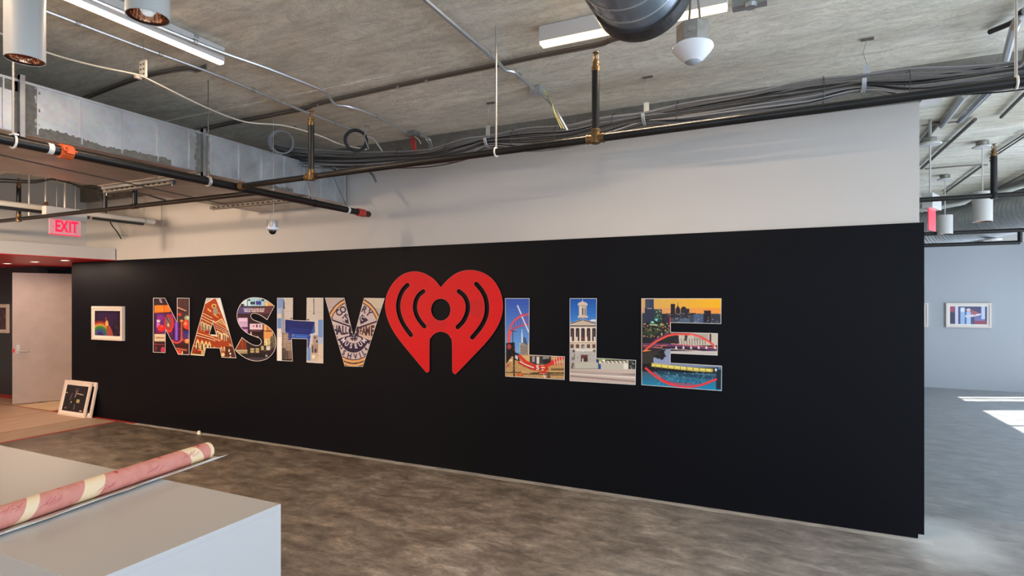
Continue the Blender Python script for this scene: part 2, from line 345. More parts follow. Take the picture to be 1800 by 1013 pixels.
# door, ajar
dr = thing('door_1', None, None, (-10.74, 5.56, 0), kind='structure')
dd = (Vector((-11.10, 4.85, 0)) - Vector((-10.74, 5.56, 0))).normalized(); dn = Vector((dd.y, -dd.x, 0)); dn = dn if dn.x > 0 else -dn
h0 = Vector((-10.74, 5.56, 0)); L = .80
def dpt(s_, n_, z): return h0 + dd*s_ + dn*n_ + Vector((0, 0, z))
def dbox(mb, s0, s1, n0, n1, z0, z1):
    vs = [dpt(s_, n_, z) for z in (z0, z1) for (s_, n_) in ((s0,n0),(s1,n0),(s1,n1),(s0,n1))]
    return mb.add(vs, [(0,3,2,1),(4,5,6,7),(0,1,5,4),(1,2,6,5),(2,3,7,6),(3,0,4,7)])
link('leaf', dbox(MB(), 0, L, -.045, 0, .012, 2.12), M['door'], dr, bevel=.002)
ha = MB().tube([dpt(L-.07, 0, .86), dpt(L-.07, .05, .86), dpt(L-.19, .055, .855)], .011, 10)
hd = link('handle', ha, M['rod'], dr, smooth=True)
link('rose', dbox(MB(), L-.09, L-.05, 0, .008, .82, .96), M['rod'], dr)
link('lock', dbox(MB(), L-.03, L+.004, -.03, .004, .84, .90), M['redcap'], dr)
link('handle', MB().tube([dpt(L-.07, -.045, .86), dpt(L-.07, -.09, .86), dpt(L-.18, -.095, .855)], .011, 8), M['rod'], dr)
for z in (.25, 1.1, 1.9): link('hinge', MB().tube([dpt(-.006, -.02, z-.05), dpt(-.006, -.02, z+.05)], .010, 8), M['rod'], dr)

# ------------------------------------------------------------------ painter for flat print
class Cv:
    """a small raster in zoom coordinates: photo px = off + z/s"""
    def __init__(c, ox, oy, s, w_, h_, bg, k=4):
        c.o = (ox, oy); c.s = s; c.k = k/s; c.W = int(w_*c.k)+2; c.H = int(h_*c.k)+2; c.a = np.zeros((c.H, c.W, 3)); c.a[:] = bg
    def poly(c, col, pts, al=1.0):
        p = np.array(pts, float)*c.k; x0, y0 = np.maximum(np.floor(p.min(0)).astype(int), 0); x1 = min(int(p[:,0].max())+2, c.W); y1 = min(int(p[:,1].max())+2, c.H)
        if x1 <= x0 or y1 <= y0: return
        X, Y = np.meshgrid(np.arange(x0, x1)+.5, np.arange(y0, y1)+.5); m = inpoly(X, Y, p)
        sub = c.a[y0:y1, x0:x1]; sub[m] = sub[m]*(1-al) + np.array(col, float)*al
    def rect(c, col, x0, y0, x1, y1, al=1.0): c.poly(col, [(x0,y0),(x1,y0),(x1,y1),(x0,y1)], al)
    def line(c, col, w_, *pts):
        for a, b in zip(pts, pts[1:]):
            a = np.array(a, float); b = np.array(b, float); d = b-a; n = np.array([-d[1], d[0]])/(np.hypot(*d)+1e-9)*w_/2; e = d/(np.hypot(*d)+1e-9)*w_*.25
            c.poly(col, [a+n-e, b+n+e, b-n+e, a-n-e])
    def ell(c, col, x, y, rx, ry=None, a0=0, a1=360, al=1.0):
        ry = ry or rx; c.poly(col, [(x+rx*math.cos(math.radians(t)), y+ry*math.sin(math.radians(t))) for t in np.linspace(a0, a1, 28)], al)
    def arc(c, col, w_, x, y, rx, ry, a0, a1, n=24):
        c.line(col, w_, *[(x+rx*math.cos(math.radians(t)), y+ry*math.sin(math.radians(t))) for t in np.linspace(a0, a1, n)])
    def text(c, col, st, x, y, size, rot=0, sx=1.0, bold=.02):
        for tri in glyphs(st, bold):
            q = []
            for (gx, gy) in tri:
                gx *= size*sx; gy *= -size; q.append((x + gx*math.cos(rot) - gy*math.sin(rot), y + gx*math.sin(rot) + gy*math.cos(rot)))
            c.poly(col, q)
    def speck(c, x0, y0, x1, y1, cols, n, r0, r1, al=.8):
        for _ in range(n):
            c.ell(random.choice(cols), random.uniform(x0, x1), random.uniform(y0, y1), random.uniform(r0, r1), random.uniform(r0, r1), al=al)
    def sample(c, X, Y):
        """colour at photo px (arrays)"""
        a = c.a
        zx = (X - c.o[0])*c.s*c.k; zy = (Y - c.o[1])*c.s*c.k; out = 0
        for dx in (-.7, .7):
            for dy in (-.7, .7):
                out = out + a[np.clip((zy+dy).astype(int), 0, c.H-1), np.clip((zx+dx).astype(int), 0, c.W-1)]
        return out/4
def inpoly(X, Y, p):
    m = np.zeros(X.shape, bool); n = len(p)
    for i in range(n):
        x0, y0 = p[i]; x1, y1 = p[(i+1) % n]
        if y0 == y1: continue
        t = ((y0 > Y) != (y1 > Y)); m ^= t & (X < (x1-x0)*(Y-y0)/(y1-y0) + x0)
    return m
_G = {}
def glyphs(st, bold=.02):
    if (st, bold) not in _G:
        cu = bpy.data.curves.new('t', 'FONT'); cu.body = st; cu.offset = bold; cu.align_x = 'CENTER'; cu.align_y = 'CENTER'; cu.resolution_u = 3
        ob = bpy.data.objects.new('t', cu); COL.objects.link(ob); bpy.context.view_layer.update()
        me = ob.evaluated_get(bpy.context.evaluated_depsgraph_get()).to_mesh(); me.calc_loop_triangles()
        _G[(st, bold)] = [[tuple(me.vertices[i].co[:2]) for i in t.vertices] for t in me.loop_triangles]
        ob.evaluated_get(bpy.context.evaluated_depsgraph_get()).to_mesh_clear(); bpy.data.objects.remove(ob); bpy.data.curves.remove(cu)
    return _G[(st, bold)]
def ink(o, cols, gain=1.0):
    at = o.data.color_attributes.new('ink', 'FLOAT_COLOR', 'POINT'); c = np.ones((len(cols), 4)); c[:, :3] = np.minimum(lin(cols)*gain, .93)
    at.data.foreach_set('color', c.ravel().astype(np.float32))
def print_face(name, polys, cv, Y0, inset, step, parent, m):
    """a printed sheet on the plane y=Y0, its outline the polygons (photo px) drawn in by `inset`"""
    pp = [np.array(q, float) for q in polys]; al = np.vstack(pp); x0, y0 = al.min(0)-1; x1, y1 = al.max(0)+1
    gx = np.arange(x0, x1, step); gy = np.arange(y0, y1, step); X, Y = np.meshgrid(gx, gy); ins = np.zeros(X.shape, bool)
    best = np.full(X.shape, 1e9); QX = np.zeros_like(X); QY = np.zeros_like(X)
    for q in pp:
        ins ^= inpoly(X, Y, q)
        for i in range(len(q)):
            a = q[i]; b = q[(i+1) % len(q)]; d = b-a; t = np.clip(((X-a[0])*d[0]+(Y-a[1])*d[1])/(d@d+1e-12), 0, 1)
            ex = a[0]+d[0]*t; ey = a[1]+d[1]*t; ds = np.hypot(X-ex, Y-ey); u_ = ds < best
            best[u_] = ds[u_]; QX[u_] = ex[u_]; QY[u_] = ey[u_]
    core = ins & (best >= inset); sg = np.where(ins, 1, -1); dd_ = np.maximum(best, 1e-6)
    NX = np.where(core, X, QX + sg*(X-QX)/dd_*inset); NY = np.where(core, Y, QY + sg*(Y-QY)/dd_*inset)
    H_, W_ = X.shape; use = core[:-1,:-1] | core[1:,:-1] | core[:-1,1:] | core[1:,1:]
    idx = -np.ones(X.shape, int); jj, ii = np.nonzero(use); need = np.zeros(X.shape, bool)
    for dj in (0, 1):
        for di in (0, 1): need[jj+dj, ii+di] = True
    idx[need] = np.arange(need.sum()); px = NX[need]; py = NY[need]
    u = (px-CX)/F; rx = -SY+u*CYW; ry = CYW+u*SY; t = Y0/ry
    V = np.stack([rx*t, np.full_like(t, Y0), EYE+(HY-py)/F*t], 1)
    mb = MB(); mb.v = [tuple(v) for v in V]; mb.f = [(idx[j,i], idx[j+1,i], idx[j+1,i+1], idx[j,i+1]) for j, i in zip(jj, ii)]
    mb.f = [tuple(int(q) for q in f) for f in mb.f]; mb.m = [0]*len(mb.f)
    o = link(name, mb, m, parent, fix=False); ink(o, cv.sample(px, py), 1.12); return o
# ------------------------------------------------------------------ the eight wall letters and the heart
def zp(pts, ox, oy, s): return [(ox+x/s, oy+y/s) for x, y in pts]
def catm(pts, k=5, closed=False):
    out = []; n = len(pts); q = [np.array(p, float) for p in pts]
    for i in range(n if closed else n-1):
        a, b, c, d = (q[(i-1) % n], q[i], q[(i+1) % n], q[(i+2) % n]) if closed else (q[max(i-1,0)], q[i], q[i+1], q[min(i+2,n-1)])
        for j in range(k):
            t = j/k; out.append(tuple(.5*(2*b+(c-a)*t+(2*a-5*b+4*c-d)*t*t+(3*b-a-3*c+d)*t**3)))
    if not closed: out.append(tuple(q[-1]))
    return out
def wallpt(Y0): return lambda p: tuple(P(p[0], p[1], y=Y0))
def make_letter(label, polys, cv, inset=.85, step=.55):
    c = np.array(polys[0]).mean(0); root = thing('photo_letter', label, 'letter', P(c[0], c[1], y=D-.004), 'photo-filled letters of the wall lettering')
    link('letter_plate', MB().prism(polys, wallpt(D-.010), wallpt(D-.0005)), M['border'], root)
    print_face('printed_photo', polys, cv, D-.0115, inset, step, root, M['print']); return root
R_ = random.uniform
# N : neon street
s = 7.794; c = Cv(260, 510, s, 620, 920, (62,34,42))
c.rect((52,36,48), 60,100,250,205); c.poly((150,140,146), [(148,118),(182,124),(198,180),(168,176)]); c.poly((225,112,32), [(88,210),(285,205),(314,302),(88,314)])
for yy in (225, 248, 268, 290): c.line((244,165,66), 8, (92,yy), (212,yy-3)); c.line((236,140,50), 6, (232,yy-2), (296,yy-4))
c.line((190,50,30), 7, (222,208), (224,300)); c.rect((92,44,118), 85,318,240,600); c.rect((60,30,70), 85,318,110,600); c.ell((150,50,140),170,380,45,40,al=.7)
c.ell((190,110,200),140,478,24,44); c.ell((228,214,232),144,424,26,18); c.ell((206,42,46),182,524,48,50); c.ell((240,90,80),190,500,18,14); c.ell((120,30,60),150,580,40,16)
c.poly((100,34,96), [(235,320),(330,320),(400,440),(570,700),(400,720),(240,540)]); c.ell((206,58,40),288,462,66,124); c.ell((150,60,70),284,450,46,96); c.ell((118,112,112),276,440,26,64); c.ell((190,180,160),280,480,16,26); c.line((60,40,50),10,(235,330),(300,470))
c.ell((150,40,110),330,350,22,30); c.rect((64,22,80),340,520,370,690); c.rect((116,74,196), 370,440,412,692); c.line((190,150,230), 6, (391,450), (391,680)); c.rect((70,24,60),414,440,440,690)
c.rect((72,48,52), 400,112,568,430); 
for xx in (430,455,500,530): c.line((96,66,60), 5, (xx,120), (xx,220))
c.line((196,158,126), 16, (410,240), (520,285)); c.line((40,26,30),10,(410,270),(520,312)); c.ell((196,58,40),436,336,26,22); c.ell((140,164,134),535,385,36,36); c.ell((215,220,200),545,380,14,20); c.ell((225,160,70),462,422,20,16)
c.line((156,84,52), 22, (462,440), (464,700)); c.line((210,130,70),6,(455,450),(456,690)); c.ell((228,72,50),520,468,38,64); c.ell((250,150,110),515,460,18,22); c.ell((200,50,40),545,520,22,26); c.rect((52,48,134), 498,560,567,640); c.rect((90,80,110),540,600,567,690); c.ell((222,134,62),536,702,34,32); c.ell((250,190,120),540,690,14,10)
c.arc((222,72,72), 20, 395,680, 56,44, 10,175); c.rect((56,26,28), 380,745,567,795); c.line((184,94,62), 22, (392,800), (528,826)); c.poly((216,72,44), [(392,822),(450,822),(458,884),(412,884)]); c.rect((222,210,190), 462,838,480,884); c.rect((60,20,30),482,842,567,884)
c.rect((208,194,162), 88,605,238,706); c.line((150,92,80), 14, (110,656), (220,658)); c.line((235,225,200),5,(95,618),(230,620)); c.rect((48,30,36), 80,714,238,860); c.line((170,60,60),10,(80,740),(225,748)); c.ell((192,52,92),206,822,28,44); c.ell((120,40,50),110,800,12,40); c.speck(90,320,560,700,[(230,120,60),(90,60,180),(220,60,90)],26,4,10,.6)
N_ = zp([(72,108),(235,108),(398,435),(398,108),(570,110),(568,890),(415,885),(243,545),(240,862),(70,855)], 260,510,s)
make_letter('letter N filled with a purple and orange neon street photo', [N_], c)
# A : brick auditorium
c = Cv(260, 510, s, 1247, 1013, (134,62,32))
c.rect((168,176,192), 780,100,1110,330); c.rect((225,225,230), 960,100,1110,560); c.poly((186,190,205),[(985,120),(1010,120),(1110,560),(1095,560)])
c.poly((158,66,28), [(780,190),(900,118),(940,130),(1108,560),(1108,760),(560,760),(700,420)]); c.line((240,225,205), 12, (784,186),(902,112)); c.line((240,232,220), 12, (940,125), (1108,556))
c.ell((226,196,130), 905,220, 34,30); c.ell((120,60,30),905,222,20,18); c.ell((150,140,130), 925,290, 34,52); c.line((232,200,150),8,(965,310),(990,330)); c.line((222,190,150), 16, (820,260),(862,294)); c.line((100,50,30), 9, (775,300),(965,420)); c.line((230,195,130),9,(900,330),(960,375))
for a, b in (((755,320),(880,385)), ((742,352),(905,440)), ((730,388),(890,470))): c.line((228,196,160), 11, a, b); c.line((60,28,20), 7, (a[0],a[1]+13), (b[0],b[1]+13))
c.line((234,204,160),12,(885,420),(930,445),(1010,395)); c.line((234,204,160),12,(1010,395),(1100,550)); c.poly((176,140,100),[(945,445),(1008,410),(1060,500)])
for a, b in (((920,455),(1110,560)), ((925,490),(1115,588)), ((930,520),(1120,610))): c.line((216,180,150), 9, a, b); c.line((58,26,18), 7, (a[0],a[1]+12), (b[0],b[1]+12))
for x, y in ((745,470),(790,490),(832,512)): c.ell((220,200,150),x,y,27,38); c.ell((120,120,112),x,y+4,16,28); c.rect((120,118,108), x-14,y+10,x+12,y+88); c.line((226,206,160),6,(x-20,y),(x-20,y+90))
c.rect((150,40,30),775,560,840,600)
for i, (x, y) in enumerate(((955,580),(985,600),(1040,610),(1065,620),(1090,640))): c.ell((220,200,160),x,y,18,24); c.rect((96,80,66), x-9,y,x+9,y+66); c.line((226,206,170),6,(x-15,y),(x-15,y+78))
c.rect((236,216,170),1000,590,1018,680); c.line((240,226,190), 14, (865,622),(955,630))
for a, b in (((672,590),(905,660)), ((664,622),(905,690)), ((905,668),(1140,750)), ((905,694),(1150,770))): c.line((230,190,160), 11, a, b); c.line((74,24,18), 8, (a[0],a[1]+14), (b[0],b[1]+14))
for x, y in ((682,740),(742,752),(795,765),(842,775)):
    c.poly((232,210,150), [(x-27,y+60),(x-22,y-20),(x,y-72),(x+22,y-20),(x+27,y+60)]); c.poly((60,56,50), [(x-13,y+62),(x-10,y-5),(x,y-34),(x+10,y-5),(x+13,y+62)])
c.line((222,196,140),10,(620,765),(655,768)); c.line((222,196,140),8,(690,822),(790,830)); c.rect((156,30,30), 640,830,740,860); c.line((226,220,150),12,(600,880),(770,892)); c.rect((60,50,40),650,862,720,880); c.rect((186,170,110),730,835,780,880); c.rect((150,60,30),880,700,1110,790)
for x in (910,1005,1045): c.poly((236,214,160), [(x-14,y+60),(x-12,800),(x,768),(x+12,800),(x+14,840)]); c.rect((90,60,40), x-6,805,x+6,835)
c.rect((74,38,26),1060,780,1200,925); c.ell((250,246,235),1128,874,12,14); c.ell((240,220,190),1112,830,10,22); c.ell((236,200,150),1030,885,22,26); c.ell((250,240,210),1130,914,9,8); c.line((220,190,160),7,(1005,925),(1195,930)); c.speck(600,300,1180,920,[(196,110,60),(90,40,26)],60,3,7,.5)
A_ = zp([(800,110),(993,110),(1212,935),(1010,925),(983,800),(795,795),(770,905),(582,890)], 260,510,s); Ah = zp([(890,452),(936,612),(843,608)], 260,510,s)
make_letter('letter A filled with a photo of a red brick auditorium', [A_, Ah], c)
# S : museum front
s = 7.2375; c = Cv(410, 510, s, 600, 930, (44,30,36))
c.rect((150,200,222), 50,95,450,210); c.rect((190,225,236),110,130,230,205); c.rect((206,160,110), 400,150,530,215); c.rect((232,200,150),410,160,440,210); c.line((50,60,70), 8, (180,95),(180,210)); c.line((70,80,96),5,(335,110),(335,200)); c.rect((30,44,70), 218,148,248,184); c.rect((30,40,70),252,148,276,184); c.rect((66,60,150), 290,142,355,188); c.rect((30,30,40),190,120,215,140); c.rect((30,30,40),360,120,395,142); c.rect((36,36,44),95,180,135,205)
c.rect((78,72,122), 50,212,230,305); c.rect((92,56,66), 230,212,530,300); c.rect((60,40,50),50,205,530,216); c.rect((58,38,46), 50,300,530,350)
c.text((236,232,236), 'NATIONAL MUSEUM OF', 265,246, 30, 0, .82, .03); c.text((236,232,236), 'AFRICAN AMERICAN MUSIC', 265,272, 30, 0, .68, .03)
c.rect((196,166,208), 60,352,182,470); c.rect((214,190,222),70,360,176,400); c.line((120,90,130),4,(60,418),(180,418)); c.rect((84,44,90), 60,474,182,500); c.rect((176,140,190), 100,498,182,560); c.rect((50,30,50),182,340,202,620)
c.rect((216,196,216), 210,428,372,503); c.rect((60,30,50),292,440,310,478); c.rect((150,90,110),330,445,350,475); c.ell((190,120,150),260,460,14,14); c.rect((110,60,76),215,508,360,526); c.rect((36,22,28), 205,530,385,690); c.line((230,220,230),12,(225,535),(228,580)); c.ell((200,180,190),305,598,22,8); c.rect((60,30,34),240,560,290,650)
c.rect((204,132,70), 388,430,530,520); c.rect((232,180,110),395,450,420,640); c.rect((150,80,40),430,440,440,640); c.line((60,34,30), 8, (388,520),(530,520)); c.rect((210,150,90), 388,528,505,620); c.rect((196,182,130), 392,620,472,705); c.rect((222,214,160),400,630,430,700); c.rect((80,70,66), 475,590,545,740)
for k in range(9): c.line((150,150,120), 4, (486+k*3,600+k*14),(535,606+k*14))
c.poly((120,52,30), [(30,755),(110,605),(165,645),(175,755)]); c.line((180,100,60),5,(110,620),(120,750)); c.rect((160,148,110), 40,765,180,815); c.line((226,210,190),6,(30,764),(180,764)); c.line((120,110,86),4,(60,790),(180,792)); c.rect((40,30,30),180,640,345,715)
for x, w_ in ((218,50),(284,46),(352,38),(420,50)): c.rect((176,166,120) if x < 400 else (206,206,196), x,742 if x < 350 else 712,x+w_,800 if x < 350 else 770); c.line((60,56,44),6,(x,768),(x+w_,768))
c.rect((28,28,32), 60,808,480,870); c.rect((66,58,70), 180,862,420,905); c.ell((160,150,150), 422,838,14,18); c.speck(400,640,540,800,[(150,140,120),(60,52,50)],30,4,8,.7)
s1 = [(528,205),(432,382)]
s2 = catm([(432,382),(380,345),(320,312),(265,298),(232,312),(228,345),(260,378),(330,405),(420,445),(490,505),(530,575),(545,650),(540,730),(510,800),(460,855),(400,890),(310,908),(220,895),(140,860),(70,810),(20,762)], 4)
s3 = catm([(110,600),(160,640),(220,680),(290,705),(335,695),(355,660),(335,620),(270,592),(190,560),(120,505),(75,445),(50,380),(45,310),(60,240),(100,170),(150,125),(220,98),(300,95),(380,108),(450,145),(528,205)], 4)[:-1]
make_letter('letter S filled with a photo of a museum street front', [zp([s1[0]]+s2+s3, 410,510,s)], c)
# H : sky, tower and blue awning
c = Cv(410, 510, s, 1158, 960, (206,200,196)); c.rect((120,152,204), 556,100,640,230); c.rect((150,180,220),556,230,620,300); c.rect((96,140,206), 556,360,610,490); c.rect((214,212,216),556,490,620,905)
c.poly((150,154,162),[(612,240),(650,240),(655,560),(612,560)]); c.poly((86,88,96),[(640,120),(655,120),(668,240),(632,240)]); c.line((240,240,244),7,(655,110),(662,230)); c.rect((196,190,186), 660,110,757,380); c.line((170,168,170),5,(665,270),(757,275)); c.ell((60,60,66),742,360,16,8)
c.poly((26,40,110),[(660,378),(1036,405),(1036,470),(975,568),(700,562),(660,530)]); c.poly((38,56,140),[(700,470),(1000,500),(960,560),(720,540)],.5); c.poly((60,88,160),[(1036,410),(1040,540),(980,570)]); c.poly((52,92,186),[(770,556),(970,568),(965,625),(745,620)]); c.poly((40,60,146),[(660,520),(760,540),(745,640),(700,640)]); c.line((90,150,220),6,(800,590),(960,600))
c.rect((128,112,106), 618,545,700,900); c.rect((176,160,146),640,560,695,740); c.rect((70,60,60),618,740,757,900); c.rect((170,150,136),665,655,757,770); 
for yy in range(570, 760, 26): c.line((96,84,80),6,(640,yy),(755,yy+6))
for xx in (650,680,720): c.line((120,104,98),5,(xx,670),(xx,890))
c.rect((120,100,90),700,770,757,880); c.rect((40,34,36),618,880,757,905); c.rect((230,228,226),558,600,612,900)
c.rect((202,196,188), 935,104,1145,380); c.line((96,92,98), 10, (1024,110),(1026,300)); c.ell((86,80,88),1026,300,12,10); c.line((170,166,166),4,(940,270),(1140,290)); c.ell((50,50,60),945,378,24,8); c.rect((110,152,210), 1080,380,1145,620); c.rect((170,190,222),1060,600,1145,700); c.rect((196,206,224), 980,560,1080,640); c.poly((46,70,156),[(935,600),(985,570),(965,720),(950,780),(935,700)]); c.rect((110,150,210),935,730,985,900)
c.rect((172,150,140), 1012,575,1080,690); c.rect((60,50,56),1030,590,1048,620); c.rect((60,50,56),1055,640,1075,670); c.rect((156,136,124), 995,690,1080,800); c.rect((50,44,52),1000,710,1014,800); c.rect((70,60,64),1035,745,1060,800); c.rect((200,184,160),985,800,1075,905); c.rect((214,196,180),1080,690,1145,925); c.ell((236,226,206),1020,850,18,26); c.line((140,120,110),5,(990,810),(1075,814)); c.speck(620,560,1140,900,[(220,206,190),(110,96,90)],50,3,7,.6)
H_ = zp([(558,100),(760,100),(757,383),(932,390),(935,100),(1147,100),(1145,935),(932,922),(938,625),(745,620),(757,908),(556,900)], 410,510,s)
make_letter('letter H filled with pale sky, a spire and blue awning', [H_], c)
# V : round wall emblem with lettering
s = 6.75; c = Cv(560, 510, s, 945, 960, (186,172,170)); c.rect((204,190,170),520,90,800,230); c.line((150,140,146),4,(80,200),(230,206)); c.line((150,140,140),4,(600,220),(760,224)); c.line((150,140,146),3,(420,560),(420,900))
pc = (418,480); DK = (44,28,58); OR = (226,170,104)
c.ell(DK,*pc,334,400); c.ell(OR,*pc,322,386); c.ell(DK,*pc,296,356); c.ell((200,184,184),*pc,286,345); c.ell(DK,*pc,196,264,20,160); 
c.poly(DK,[(270,340),(320,280),(345,290),(360,410),(300,385)]); c.poly(DK,[(485,335),(520,290),(590,360),(500,410)]); c.poly((206,172,140),[(470,430),(690,370),(640,640),(480,540)],.7)
c.line(DK,34,(155,345),(375,425)); c.line((206,190,190),14,(165,340),(380,418)); c.line(DK,34,(465,445),(690,365)); c.line((206,186,186),15,(468,432),(690,356))
c.line(DK,34,(215,590),(370,545)); c.line((206,190,190),15,(218,578),(370,530)); c.line(DK,34,(470,545),(610,610)); c.line((214,190,176),15,(478,532),(610,592))
c.ell(DK,418,488,62,76); c.ell((200,190,180),418,500,34,14); c.ell(DK,418,565,92,74,10,170); c.arc((204,188,186),44,418,560,70,50,15,165)
def onarc(ch, ang, rx, ry, size, col=DK, sx=1, flip=False, bold=.03):
    a = math.radians(ang); x = pc[0]+rx*math.sin(a); y = pc[1]-ry*math.cos(a); c.text(col, ch, x, y, size, (math.pi+a) if flip else a, sx, bold)
for ch, an in zip('COUNTRY', (-42,-29,-14,0,14,28,43)): onarc(ch, an, 262,278, 108, DK, .85)
for ch, an in zip('MUSIC', (-42,-22,0,18,38)): onarc(ch, an, 164,178, 74, (200,186,186), .9)
for ch, an in zip('HALL', (-86,-82,-78,-74)): pass
for ch, x, sz in (('H',196,150),('A',246,150),('L',296,140),('L',332,120)): c.text(DK, ch, x, 482, sz, 0, .55 if ch != 'A' else .6, .04)
for ch, x, sz in (('F',500,110),('A',536,130),('M',584,150),('E',640,170)): c.text((70,36,48), ch, x, 492, sz, 0, .5, .04)
c.text((226,220,214), 'OF', 418,482, 44, 0, 1, .03)
for ch, an in zip('AND', (206,180,154)): onarc(ch, an, 62,112, 52, DK, .9, True)
for ch, an in zip('MUSEUM', (231,212,192,171,150,130)): onarc(ch, an, 160,190, 78, (222,214,220), .8, True)
for ch, an in zip('NASHVILLE', (250,231,211,193,175,161,149,135,120)): onarc(ch, an, 232,312, 88, DK, .8, True)
c.text(DK,'*',272,705,70); c.text(DK,'*',562,715,60); c.arc(DK,13,418,480,322,394,60,120); c.arc(OR,34,418,480,330,416,60,120); c.arc(DK,9,418,480,330,434,60,120)
V_ = zp([(75,92),(305,94),(414,548),(420,548),(540,94),(785,97),(525,912),(310,905)], 560,510,s)
make_letter('letter V filled with a round lettered museum emblem', [V_], c, .6)
# first L : roller coaster rail and spire
s = 6.333; c = Cv(880, 515, s, 760, 1013, (60,112,196)); 
for k in range(16): c.rect(tuple(int(a+(b-a)*k/15) for a, b in zip((50,86,178),(110,170,226))), 40,60+k*38,330,100+k*38)
c.rect((200,180,150),210,560,315,700); c.poly((150,140,132),[(218,575),(250,545),(300,590),(305,690),(218,690)]); c.poly((230,235,240),[(234,405),(240,405),(248,555),(232,555)]); c.poly((60,90,130),[(252,490),(280,500),(305,590),(250,555)]); 
for yy in (600,622,645,668): c.line((100,90,84),6,(220,yy),(302,yy+4))
for x, y in ((130,400),(155,372),(185,350),(215,330),(245,320),(275,315),(300,330)): c.line((120,80,150),11,(x-5,y-90 if x > 160 else y-60),(x+6,y+20))
c.line((222,84,84), 20, (84,560),(86,470),(110,370),(160,300),(230,255),(312,238)); c.line((206,70,76), 15, (130,410),(180,385),(240,362),(312,352)); c.line((226,90,86),30,(95,560),(95,480),(120,420)); c.line((226,222,232), 14, (188,142),(228,235)); c.line((226,222,232),14,(238,265),(312,435)); c.line((40,40,60),9,(134,420),(134,545)); c.line((60,50,60),8,(112,418),(172,434))
c.rect((190,150,96),55,690,712,960); c.rect((214,176,120),230,700,330,780); c.rect((60,56,60),325,705,560,800); c.rect((160,160,160),350,710,380,770); c.rect((220,214,200),400,712,430,790); c.rect((140,136,130),470,710,540,740); c.ell((40,36,40),520,760,50,26); c.poly((26,20,26),[(60,560),(155,550),(160,660),(205,690),(210,760),(160,750),(130,700),(62,790)]); c.ell((170,60,60),95,600,24,30); c.poly((196,200,206),[(165,690),(195,705),(190,750),(158,725)]); c.line((30,24,28),16,(148,700),(150,930)); c.line((214,80,60),9,(150,630),(175,640))
c.line((214,54,36), 34, (205,700),(280,770),(380,815),(480,830),(560,790),(640,740),(712,712)); c.line((190,44,32), 40, (210,770),(330,830),(440,860),(520,850)); c.line((206,60,50),16,(560,760),(712,730)); c.line((206,60,50),14,(540,800),(712,790)); 
for x in (590,620,650,680): c.line((230,190,180),9,(x,720),(x+14,800))
c.line((236,226,214),12,(215,765),(280,800),(370,835)); c.text((240,236,226),'5',412,835,70,0,1,.03); c.line((240,220,200),14,(455,830),(490,835)); c.rect((50,44,40),330,880,712,900); c.rect((120,90,60),560,840,712,870); c.rect((196,160,100),230,865,712,885); c.rect((60,50,40),55,880,230,892); c.ell((206,96,50),215,910,40,18); c.poly((230,220,200),[(455,850),(475,850),(500,945),(480,945)]); c.rect((90,70,60),520,880,552,950); c.rect((170,140,90),560,905,712,925); c.line((60,46,40),8,(250,905),(712,915)); c.poly((200,60,40),[(420,880),(520,850),(500,900),(430,900)]); c.line((216,70,50),8,(70,800),(100,830)); c.line((140,40,34),8,(60,830),(100,790)); c.rect((226,206,160),95,740,130,765); c.speck(60,780,710,950,[(226,190,130),(90,70,50),(150,120,80)],70,4,9,.6)
L1 = zp([(50,60),(322,60),(318,690),(714,708),(712,970),(52,932)], 880,515,s)
make_letter('letter L beside the heart, filled with a red coaster rail photo', [L1], c, .8)
# second L : domed capitol front
s = 5.9615; c = Cv(995, 515, s, 775, 1013, (36,92,176)); 
for k in range(8): c.rect(tuple(int(a+(b-a)*k/7) for a, b in zip((26,84,170),(60,130,206))), 38,60+k*32,322,95+k*32)
ST = (206,192,176); c.ell((226,220,210),290,290,40,12); c.poly((200,190,180),[(165,85),(180,85),(186,105),(160,105)]); c.line(ST,6,(173,62),(173,90)); c.ell(ST,174,118,50,24,180,360); c.rect(ST,124,116,226,132); c.rect((188,178,164),134,132,214,245); c.rect((70,66,70),168,160,180,230); c.rect((90,86,90),196,160,205,235); c.rect((226,214,196),146,140,160,240); c.rect(ST,122,242,230,266); c.line((110,104,100),4,(124,134),(224,134)); c.line((110,104,100),4,(122,262),(230,262))
c.rect(ST,44,310,316,740); c.poly(ST,[(44,316),(175,272),(316,320),(316,345),(44,345)]); c.poly((60,54,60),[(44,318),(175,278),(316,322),(316,330),(175,288),(44,328)]); c.poly((196,180,160),[(60,335),(175,296),(300,335)]); c.rect((50,44,46),44,342,316,352); c.rect((220,206,190),44,354,316,378)
for x in (66,120,177,235,292): c.rect((54,46,52),x-19,380,x+19,505); c.ell((54,46,52),x,382,19,14); c.line((120,100,96),5,(x,400),(x,500))
for x in (36,92,148,206,263): c.rect((228,214,194),x-7,378,x+9,512)
for x in (50,112,215,300): c.rect((226,214,200),x-9,460,x+9,505)
c.rect((110,60,50),160,465,195,492); c.rect((226,208,184),44,508,316,532); c.line((120,104,90),4,(44,524),(316,524))
for x in (64,120,235,292): c.rect((96,74,60),x-17,540,x+17,578)
c.rect((40,34,40),163,542,192,590); c.poly((150,150,150),[(175,545),(190,560),(205,615),(155,615)]); c.rect((180,176,170),44,598,316,735); c.ell((220,214,206),185,600,120,14); c.rect((70,46,40),155,650,228,722); c.rect((226,220,210),168,690,182,722); c.rect((120,60,56),160,656,224,668); c.rect((70,66,66),84,640,90,700); c.ell((90,84,80),80,610,14,16); c.ell((90,84,80),295,610,14,14); c.ell((110,104,100),128,680,8,6); c.ell((110,104,100),252,690,8,6); c.ell((130,120,110),70,690,14,20)
c.rect((150,170,90),322,690,650,712); c.rect((60,70,50),410,700,640,716); c.rect((230,226,216),380,700,410,730); c.rect((40,50,90),322,700,345,730); c.rect((216,206,190),345,712,733,745); 
